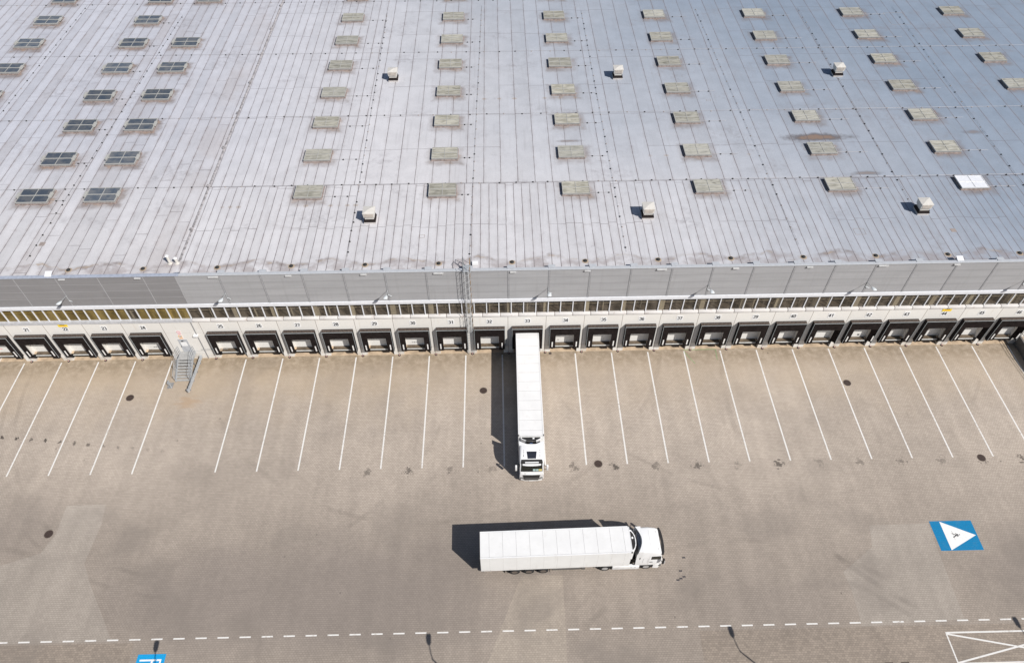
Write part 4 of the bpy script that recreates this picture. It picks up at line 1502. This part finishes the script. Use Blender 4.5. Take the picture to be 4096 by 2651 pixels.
# ------------------------------------------------------------------ yard lamps (they stand just below the picture and throw the lamp shadows)
K = 1 / math.tan(SUN_EL)
shv = Vector((-math.sin(SUN_AZ) * K, -math.cos(SUN_AZ) * K))
def street_lamp():
    o = thing('street_lamp', 'x', 'street lamp')
    mb = MB()
    mb.lathe([(0.11, 0.0), (0.10, 1.2), (0.06, 10.0)], (0, 0, 0), n=12)
    mb.build('pole', m_galv, o, smooth=40)
    mb = MB()
    mb.tube([(0, 0, 9.95), (-0.05, 0.35, 10.15), (-0.12, 1.0, 10.3)], 0.045)
    mb.build('arm', m_galv, o)
    mb = MB()
    rings = []
    for t, wd, h in ((0, 0.07, 0.06), (0.2, 0.17, 0.12), (0.7, 0.19, 0.14), (0.95, 0.16, 0.1)):
        rings.append([(-0.12 - 0.08 * t - wd, 0.95 + t, 10.3), (-0.12 - 0.08 * t - wd, 0.95 + t, 10.3 + h), (-0.12 - 0.08 * t + wd, 0.95 + t, 10.3 + h), (-0.12 - 0.08 * t + wd, 0.95 + t, 10.3)])
    mb.loft(rings)
    mb.build('lamp_head', m_lampw, o)
    return o
sl0 = street_lamp()
tip = Vector((-0.2, 1.9)) + shv * 10.3
for k, (x, y, lb) in enumerate([(-7.05, -32.21, 'second street lamp from the left, just below the picture'), (20.02, -32.19, 'third street lamp from the left, just below the picture'),
                                (45.95, -31.94, 'rightmost street lamp, just below the picture'), (-31.15, -32.25, 'leftmost street lamp, just below the picture')]):
    o = sl0 if k == 0 else copy_tree(sl0)
    o.location = (x - tip.x, y - tip.y, 0)
    o['label'] = lb
    o['group'] = 'street lamps along the near edge of the yard'

# ------------------------------------------------------------------ trucks
def wheel_meshes(r, wd, rimm, dual=False):
    mb = MB()
    mb.lathe([(r * 0.56, 0.0), (r * 0.9, 0.0), (r, 0.04), (r, wd - 0.04), (r * 0.9, wd), (r * 0.56, wd)], (0, 0, 0), 'y', 26)
    t = mb.mesh('wheel', m_tyre, 40)
    mb = MB()
    mb.lathe([(r * 0.57, -0.004), (r * 0.5, 0.0), (r * 0.42, 0.09), (r * 0.26, 0.10), (r * 0.22, 0.03), (r * 0.12, 0.02)], (0, 0, 0), 'y', 22)
    q = mb.mesh('rim', rimm, 40)
    return t, q
WT = wheel_meshes(0.5, 0.36, m_rimdark)
WD = wheel_meshes(0.5, 0.58, m_rim)
WF = wheel_meshes(0.5, 0.32, m_rim)
def ring(a, hw, zb, zt, r, cb=1.3, n=4, rb=0.04):
    pts = [(a, cb - hw, zb), (a, cb - hw, zt - r)]
    for k in range(1, n + 1):
        t = math.pi / 2 * k / n
        pts.append((a, cb - hw + r * (1 - math.cos(t)), zt - r + r * math.sin(t)))
    for k in range(n + 1):
        t = math.pi / 2 * k / n
        pts.append((a, cb + hw - r * (1 - math.sin(t)), zt - r + r * math.cos(t)))
    pts.append((a, cb + hw, zb))
    return pts

def build_truck(docked, loc, rz, label):
    T = thing('articulated_truck', label, 'truck', loc, rz, 'white articulated trucks')
    L, WB, H0, H1 = 13.8, 2.6, 1.16, 4.0
    mb = MB()
    mb.mi = 0
    mb.box(0, L, 0, WB, H0, H1 - 0.035, 0.02)
    mb.mi = 1
    for k in range(11):                          # side panel joints
        a = 0.83 + 1.238 * k
        for b in (-0.0025, WB - 0.0005):
            mb.box(a - 0.006, a + 0.006, b, b + 0.003, H0 + 0.1, H1 - 0.15)
    body = mb.build('trailer_body', [m_tside, m_tseam], T)
    mb = MB()
    mb.mi = 0
    mb.box(0.01, L - 0.01, 0.10, WB - 0.10, H1 - 0.034, H1 - 0.012)
    mb.mi = 1
    for k in range(11):
        a = 0.83 + 1.238 * k
        mb.box(a - 0.014, a + 0.014, 0.10, WB - 0.10, H1 - 0.0119, H1 - 0.006)
    mb.box(0.01, L - 0.01, 0.102, 0.122, H1 - 0.0118, H1 - 0.0065)
    mb.box(0.01, L - 0.01, WB - 0.122, WB - 0.102, H1 - 0.0118, H1 - 0.0065)
    mb.build('trailer_roof', [m_trim_roof, m_tseam2], T)
    for b in (0.0, WB - 0.099):
        mb = MB()
        mb.box(0.0, L, b - 0.004, b + 0.103, H1 - 0.12, H1, 0.012)
        mb.build('roof_rail', m_tw, T)
    mb = MB()
    mb.box(L - 0.02, L + 0.03, -0.01, WB + 0.01, H1 - 0.17, H1 + 0.004)
    mb.build('front_rail', m_tw, T)
    for b in (-0.02, WB - 0.09):
        mb = MB()
        mb.box(L - 0.1, L + 0.045, b, b + 0.11, H1 - 0.11, H1 + 0.012)
        mb.build('corner_casting', m_tgrey, T)
    mb = MB()
    mb.box(-0.03, 0.0, 0.0, WB, H0 - 0.05, H1 + 0.0)
    mb.build('rear_frame', m_tgrey, T)
    if docked:
        for b in (-0.06, WB + 0.02):
            mb = MB()
            mb.box(0.02, 1.28, b, b + 0.04, H0, H1 - 0.12)
            d = mb.build('rear_door', m_tgrey, T)
            for z in (1.9, 2.6, 3.3):
                mb = MB()
                s_ = -0.05 if b < 0 else 0.04
                mb.box(0.3, 0.42, b + min(s_, 0) , b + max(s_, 0) + 0.02, z, z + 0.12)
                mb.build('hinge', m_rimdark, d)
    # chassis
    mb = MB()
    mb.box(0.2, 13.2, 0.85, 1.75, 0.78, H0 - 0.002)
    mb.box(0.05, 0.25, 0.25, 2.35, 0.45, 0.62)
    mb.box(0.1, 0.3, 1.0, 1.1, 0.62, 0.9)
    mb.box(0.1, 0.3, 1.5, 1.6, 0.62, 0.9)
    mb.build('chassis', m_tdark, T)
    for b in (0.12, WB - 0.32):
        mb = MB()
        mb.box(6.6, 9.3, b, b + 0.2, 0.45, 0.85, 0.02)
        mb.box(9.4, 9.75, b, b + 0.25, 0.35, 0.95)
        mb.box(6.6, 9.75, b + 0.05, b + 0.15, 0.85, H0 - 0.003)
        mb.build('side_guard', m_tgrey, T)
    for a in (3.12, 4.46, 5.8):
        for b, flip in ((0.05, False), (WB - 0.05, True)):
            o = link('wheel', WT[0], T, (a, b, 0.5))
            link('rim', WT[1], o)
            if flip:
                o.rotation_euler = (0, 0, math.pi)
    for a in (2.4, 6.42):
        for b in (0.06, WB - 0.46):
            mb = MB()
            mb.box(a - 0.02, a + 0.02, b, b + 0.4, 0.25, H0 - 0.004)
            mb.build('mudflap', m_rubber, T)
    # tractor
    mb = MB()
    mb.box(10.6, 16.3, 0.9, 1.7, 0.55, 0.98)
    mb.build('tractor_frame', m_tdark, T)
    for b, flip in ((0.05, False), (WB - 0.05, True)):
        o = link('wheel', WD[0], T, (11.61, b, 0.5))
        link('rim', WD[1], o)
        o2 = link('wheel', WF[0], T, (15.5, b + (0.03 if not flip else -0.03), 0.5))
        link('rim', WF[1], o2)
        if flip:
            o.rotation_euler = o2.rotation_euler = (0, 0, math.pi)
        bb = b if not flip else b - 0.55
        mb = MB()
        arc = [(11.61 + 0.62 * math.cos(t), 0.5 + 0.62 * math.sin(t)) for t in (math.pi * q / 10 for q in range(11))]
        arc2 = [(11.61 + 0.58 * math.cos(t), 0.5 + 0.58 * math.sin(t)) for t in (math.pi * q / 10 for q in range(10, -1, -1))]
        mb.prism(arc + arc2, bb, bb + 0.55, 'y')
        mb.build('mudguard', m_tdark, T)
        mb = MB()
        c0 = 0.04 if not flip else WB - 0.30
        mb.box(12.3, 14.85, c0, c0 + 0.26, 0.16, 0.82, 0.05)
        s_ = mb.build('side_skirt', m_tw, T, smooth=40)
        mb = MB()
        c1 = c0 - 0.003 if not flip else c0 + 0.26
        for q in (14.0, 14.35):
            mb.box(q, q + 0.2, c1, c1 + 0.003, 0.55, 0.6)
        mb.build('vent_slot', m_tgrey, s_)
    # cab
    mb = MB()
    if docked:
        stn = [(14.78, 1.22, 1.0, 3.90, 0.30), (15.3, 1.24, 1.0, 3.92, 0.28), (15.9, 1.24, 1.0, 3.84, 0.26), (16.35, 1.23, 1.0, 3.66, 0.24), (16.52, 1.20, 1.0, 3.46, 0.2),
               (16.64, 1.18, 1.0, 3.0, 0.16), (16.80, 1.18, 1.0, 1.98, 0.12), (16.88, 1.16, 1.0, 1.75, 0.12)]
    else:
        stn = [(14.85, 1.24, 1.0, 3.92, 0.26), (15.57, 1.25, 1.0, 3.90, 0.24), (16.2, 1.24, 1.0, 3.74, 0.24), (16.5, 1.22, 1.0, 3.54, 0.2), (16.6, 1.20, 1.0, 3.3, 0.16),
               (16.78, 1.20, 1.0, 2.1, 0.12), (16.86, 1.18, 1.0, 1.8, 0.12)]
    mb.loft([ring(*q) for q in stn])
    cab_o = mb.build('cab', m_tw, T, smooth=32)
    # front lower body and bumper
    mb = MB()
    prof = lambda a, hw: [(a, 1.3 - hw), (a + 0.0, 1.3 + hw)]
    pts = [(16.12, 0.06), (16.62, 0.05), (16.84, 0.22), (16.92, 0.6), (16.95, 1.3), (16.92, 2.0), (16.84, 2.38), (16.62, 2.55), (16.12, 2.54)]
    mb.prism(pts, 0.26, 1.02)
    mb.build('bumper', m_tw, T, smooth=50)
    # windscreen (lies on the sloped front between the last loft stations)
    mb = MB()
    if docked:
        q0, q1 = (16.555, 3.22), (16.80, 1.98)
    else:
        q0, q1 = (16.61, 3.2), (16.78, 2.1)
    e = 0.02
    mb.face([(q1[0] + e, 0.2, q1[1] + 0.02), (q1[0] + e, 2.4, q1[1] + 0.02), (q0[0] + e + 0.03, 2.36, q0[1]), (q0[0] + e + 0.03, 0.24, q0[1])])
    ws = mb.build('windscreen', m_scr, T)
    for b in (0, 1):
        mb = MB()
        y = 0.05 - 0.006 if b == 0 else 2.55 + 0.006
        if docked:
            y = 0.06 - 0.008 if b == 0 else 2.54 + 0.008
        mb.prism([(15.74, 2.2), (16.66, 2.2), (16.58, 2.86), (15.74, 2.84)], y - 0.006, y + 0.006, 'y')
        mb.build('side_window', m_scr, T)
        mb = MB()
        for (a0, a1, z0, z1) in ((15.55, 15.57, 1.1, 3.0), (15.0, 15.45, 2.45, 2.47), (15.0, 15.02, 1.5, 2.45), (15.45, 15.47, 1.5, 2.47)):
            mb.box(a0, a1, y - 0.003, y + 0.003, z0, z1)
        mb.build('door_gap', m_tseam, T)
        mb = MB()
        mb.box(15.66, 15.95, y - 0.015, y + 0.015, 1.62, 1.70)
        mb.build('door_handle', m_tdark, T)
    if not docked:
        for b in (0.05, 2.51):
            mb = MB()
            mb.box(14.62, 14.70, b - 0.02, b + 0.06, 2.35, 2.75)
            mb.build('marker_slot', m_tdark, T)
    # side fins and roof fairing edge
    for b in (0.04, 2.52):
        mb = MB()
        mb.prism([(14.86, 1.0), (14.38, 1.0), (14.30, 3.2), (14.42, 3.86), (14.88, 3.90)], b, b + 0.05, 'y')
        mb.build('side_deflector', m_tw, T)
    arc = []
    for k in range(9):
        b = 0.05 + 1.25 * k / 8
        arc.append((14.40 + 0.45 * math.sin(math.pi / 2 * k / 8), b))
    mb = MB()
    mb.prism([(14.9, 0.05)] + arc, 3.83, 3.918)
    mb.prism([(14.9, 2.55)] + [(a, 2.6 - b) for a, b in arc], 3.83, 3.918)
    mb.build('roof_fairing', m_tw, T)
    mb = MB()
    mb.box(14.55, 14.84, 0.3, 2.3, 1.0, 3.3)
    mb.build('cab_back_wall', m_cabback, T)
    # refrigeration unit on the trailer's front wall
    fr = [(13.83, 0.25), (14.0, 0.25), (14.18, 0.55), (14.3, 0.85), (14.34, 1.3), (14.3, 1.75), (14.18, 2.05), (14.0, 2.35), (13.83, 2.35)]
    mb = MB()
    mb.prism(fr, 2.0, 3.72)
    fo = mb.build('refrigeration_unit', m_tw, T)
    mb = MB()
    if docked:
        mb.prism([(13.86, 0.34), (13.98, 0.34), (14.15, 0.62), (14.22, 0.79), (14.31, 0.81), (14.345, 1.3), (14.31, 1.79), (14.22, 1.81), (14.15, 1.98), (13.98, 2.26), (13.86, 2.26)], 3.721, 3.73)
    else:
        mb.prism([(13.86, 0.42), (13.98, 0.42), (14.14, 0.65), (14.24, 1.0), (14.25, 1.3), (14.24, 1.6), (14.14, 1.95), (13.98, 2.18), (13.86, 2.18)], 3.721, 3.73)
    mb.build('condenser_top', m_tdark, fo)
    mb = MB()
    mb.prism([(14.29, 0.78), (14.33, 0.78), (14.375, 1.3), (14.33, 1.82), (14.29, 1.82)], 2.1, 3.69)
    mb.build('front_grille', m_tdark, fo)
    mb = MB()
    mb.box(13.95, 14.1, 1.45, 1.63, 3.731, 3.78)
    mb.build('service_box', m_plate, fo)
    mb = MB()
    mb.prism([(1.3 + 0.17 * math.cos(t * 0.52), 3.42 + 0.055 * math.sin(t * 0.52)) for t in range(12)], 14.372, 14.385, 'x')
    mb.build('emblem', m_emb, fo)
    for b in (0.35, 0.5, 0.62, 1.95, 2.08, 2.2):
        pass
    # sun visor and mirrors
    if docked:
        mb = MB()
        mb.prism([(16.60, 0.36), (16.78, 0.38), (16.84, 0.8), (16.86, 1.3), (16.84, 1.8), (16.78, 2.22), (16.60, 2.24)], 3.10, 3.15)
        mb.build('sun_visor', m_tw, T)
        mb = MB()
        mb.face([(16.605, 0.2, 3.20), (16.605, 2.4, 3.20), (16.545, 2.38, 3.47), (16.545, 0.22, 3.47)])
        mb.face([(16.545, 0.22, 3.47), (16.545, 2.38, 3.47), (16.40, 2.34, 3.645), (16.40, 0.26, 3.645)])
        mb.build('upper_band', m_tdark, T)
        mb = MB()
        mb.box(16.56, 16.63, 0.62, 1.98, 3.30, 3.46)
        mb.build('name_panel', m_tw, T)
        mb = MB()
        hp = [(15.64, 0.80, 3.905), (15.9, 0.83, 3.872), (16.34, 0.88, 3.69)]
        for p, q in zip(hp, hp[1:]):
            mb.face([(p[0], p[1], p[2]), (q[0], q[1], q[2]), (q[0], 2.6 - q[1], q[2]), (p[0], 2.6 - p[1], p[2])])
        mb.build('roof_hatch', m_hatch, T)
        mb = MB()
        for b in (0.47, 2.1):
            for a, z in ((15.5, 3.905), (15.72, 3.885), (15.95, 3.84), (16.08, 3.8)):
                mb.box(a, a + 0.06, b, b + 0.05, z - 0.04, z + 0.02)
        mb.build('marker_lamp', m_tdark, T)
        mb = MB()
        mb.prism([(14.75, 1.3), (15.35, 1.3), (15.2, 2.6), (14.75, 3.0)], 2.545, 2.57, 'y')
        mb.build('side_vent', m_tgrey, T)
        # grille, lamps, plate
        mb = MB()
        mb.mi = 0
        mb.prism([(0.42, 1.50), (2.18, 1.50), (2.0, 0.50), (0.60, 0.50)], 16.96, 16.975, 'x')
        mb.mi = 1
        for z, hw in ((0.62, 0.64), (0.72, 0.67), (0.82, 0.69), (0.95, 0.72)):
            mb.box(16.976, 16.995, 1.3 - hw, 1.3 + hw, z, z + 0.035)
        mb.build('grille', [m_tdark, m_tgrey], T)
        mb = MB()
        mb.prism([(16.88, 0.12), (16.92, 0.6), (16.955, 1.3), (16.92, 2.0), (16.88, 2.48), (16.5, 2.48), (16.5, 0.12)], 1.021, 1.62)
        mb.build('front_panel', m_tw, T, smooth=50)
        for b in (0.16, 2.14):
            mb = MB()
            mb.box(16.84, 16.965, b, b + 0.3, 0.58, 0.92, 0.03)
            hl = mb.build('headlight', m_tgrey, T)
            mb = MB()
            mb.box(16.966, 16.972, b + 0.05, b + 0.24, 0.64, 0.86)
            mb.build('lens', m_lens, hl)
        mb = MB()
        mb.box(16.955, 16.975, 1.04, 1.56, 0.32, 0.43)
        mb.build('licence_plate', m_plate, T)
        mb = MB()
        mb.box(16.885, 16.9, 0.55, 0.68, 1.68, 1.72)
        mb.build('badge', m_tdark, T)
        for b0, m in ((1.42, m_paperc), (1.72, m_paperc), (2.0, m_papery)):
            mb = MB()
            d0 = 0.26 if m is m_paperc else 0.34
            mb.face([(16.835, b0, 2.08), (16.835, b0 + d0, 2.08), (16.775, b0 + d0, 2.40), (16.775, b0, 2.40)])
            mb.build('paper', m, T)
        mb = MB()
        mb.tube([(16.83, 0.35, 2.03), (16.84, 1.3, 2.02), (16.83, 2.25, 2.03)], 0.015, 5)
        mb.build('wiper', m_tdark, T)
        for s_, b in ((-1, 0.06), (1, 2.54)):
            mb = MB()
            for z in (2.0, 2.7):
                mb.tube([(16.55, b, z), (16.62, b + s_ * 0.28, z)], 0.03)
            mb.build('mirror_arm', m_tdark, T)
            mb = MB()
            bb = b + s_ * 0.34
            mb.box(16.48, 16.72, bb - 0.10, bb + 0.10, 1.92, 2.78, 0.05)
            mb.build('mirror', m_tw, T, smooth=40)
    else:
        mb = MB()
        mb.prism([(16.58, 0.02), (16.74, 0.0), (16.84, 0.3), (16.90, 0.8), (16.92, 1.3), (16.90, 1.8), (16.84, 2.3), (16.74, 2.6), (16.58, 2.58), (16.62, 2.3), (16.7, 1.3), (16.62, 0.3)], 3.24, 3.36)
        mb.build('sun_visor', m_tdark, T)
        mb = MB()
        for b in (0.36, 2.02):
            mb.box(16.2, 16.27, b, b + 0.06, 3.7, 3.755)
        mb.build('marker_lamp', m_tdark, T)
        mb = MB()
        mb.face([(15.56, 0.45, 3.908), (15.58, 0.45, 3.908), (15.58, 2.15, 3.908), (15.56, 2.15, 3.908)])
        mb.build('roof_gap', m_tseam, T)
        mb = MB()
        mb.prism([(16.87, 0.12), (16.92, 0.6), (16.95, 1.3), (16.92, 2.0), (16.87, 2.48), (16.5, 2.48), (16.5, 0.12)], 1.021, 1.72)
        mb.build('front_panel', m_tw, T, smooth=50)
        for b in (0.1, 2.2):
            mb = MB()
            mb.box(16.6, 16.87, b - 0.06 if b < 1 else b, b + 0.3 if b < 1 else b + 0.36, 0.62, 0.9, 0.04)
            mb.build('headlight', m_tgrey, T)
        for s_, b in ((-1, 0.05), (1, 2.55)):
            mb = MB()
            mb.tube([(16.66, b, 2.75), (16.8, b + s_ * 0.22, 2.75)], 0.03)
            mb.tube([(16.7, b, 1.95), (16.8, b + s_ * 0.22, 1.95)], 0.03)
            mb.build('mirror_arm', m_tdark, T)
            mb = MB()
            bb = b + s_ * 0.26
            mb.box(16.72, 16.9, bb - 0.09, bb + 0.09, 1.85, 2.8, 0.04)
            mb.build('mirror', m_tdark, T, smooth=40)
            mb = MB()
            mb.box(16.905, 16.95, bb - 0.085, bb + 0.085, 1.85, 2.35, 0.015)
            mb.build('mirror_shell', m_tw, T)
        mb = MB()
        mb.box(0.35, 0.7, -0.006, -0.001, 1.3, 1.36)
        mb.box(0.8, 0.95, -0.006, -0.001, 1.3, 1.4)
        mb.build('small_lettering', m_tseam, T)
    return T
build_truck(False, (-2.356, -27.034, 0), 0.0186, 'white articulated truck driving across the yard, seen from its side')
build_truck(True, (1.535, -0.30, 0), -math.pi / 2 - 0.0065, 'white articulated truck backed up to dock 33, cab facing the yard')

# warehouse body behind the glazing: keeps daylight out of the hall
mb = MB()
mb.box(WX0, WX1, 2.45, 2.6, 0, 12.59)
mb.build('back_wall', m_inner, wh)
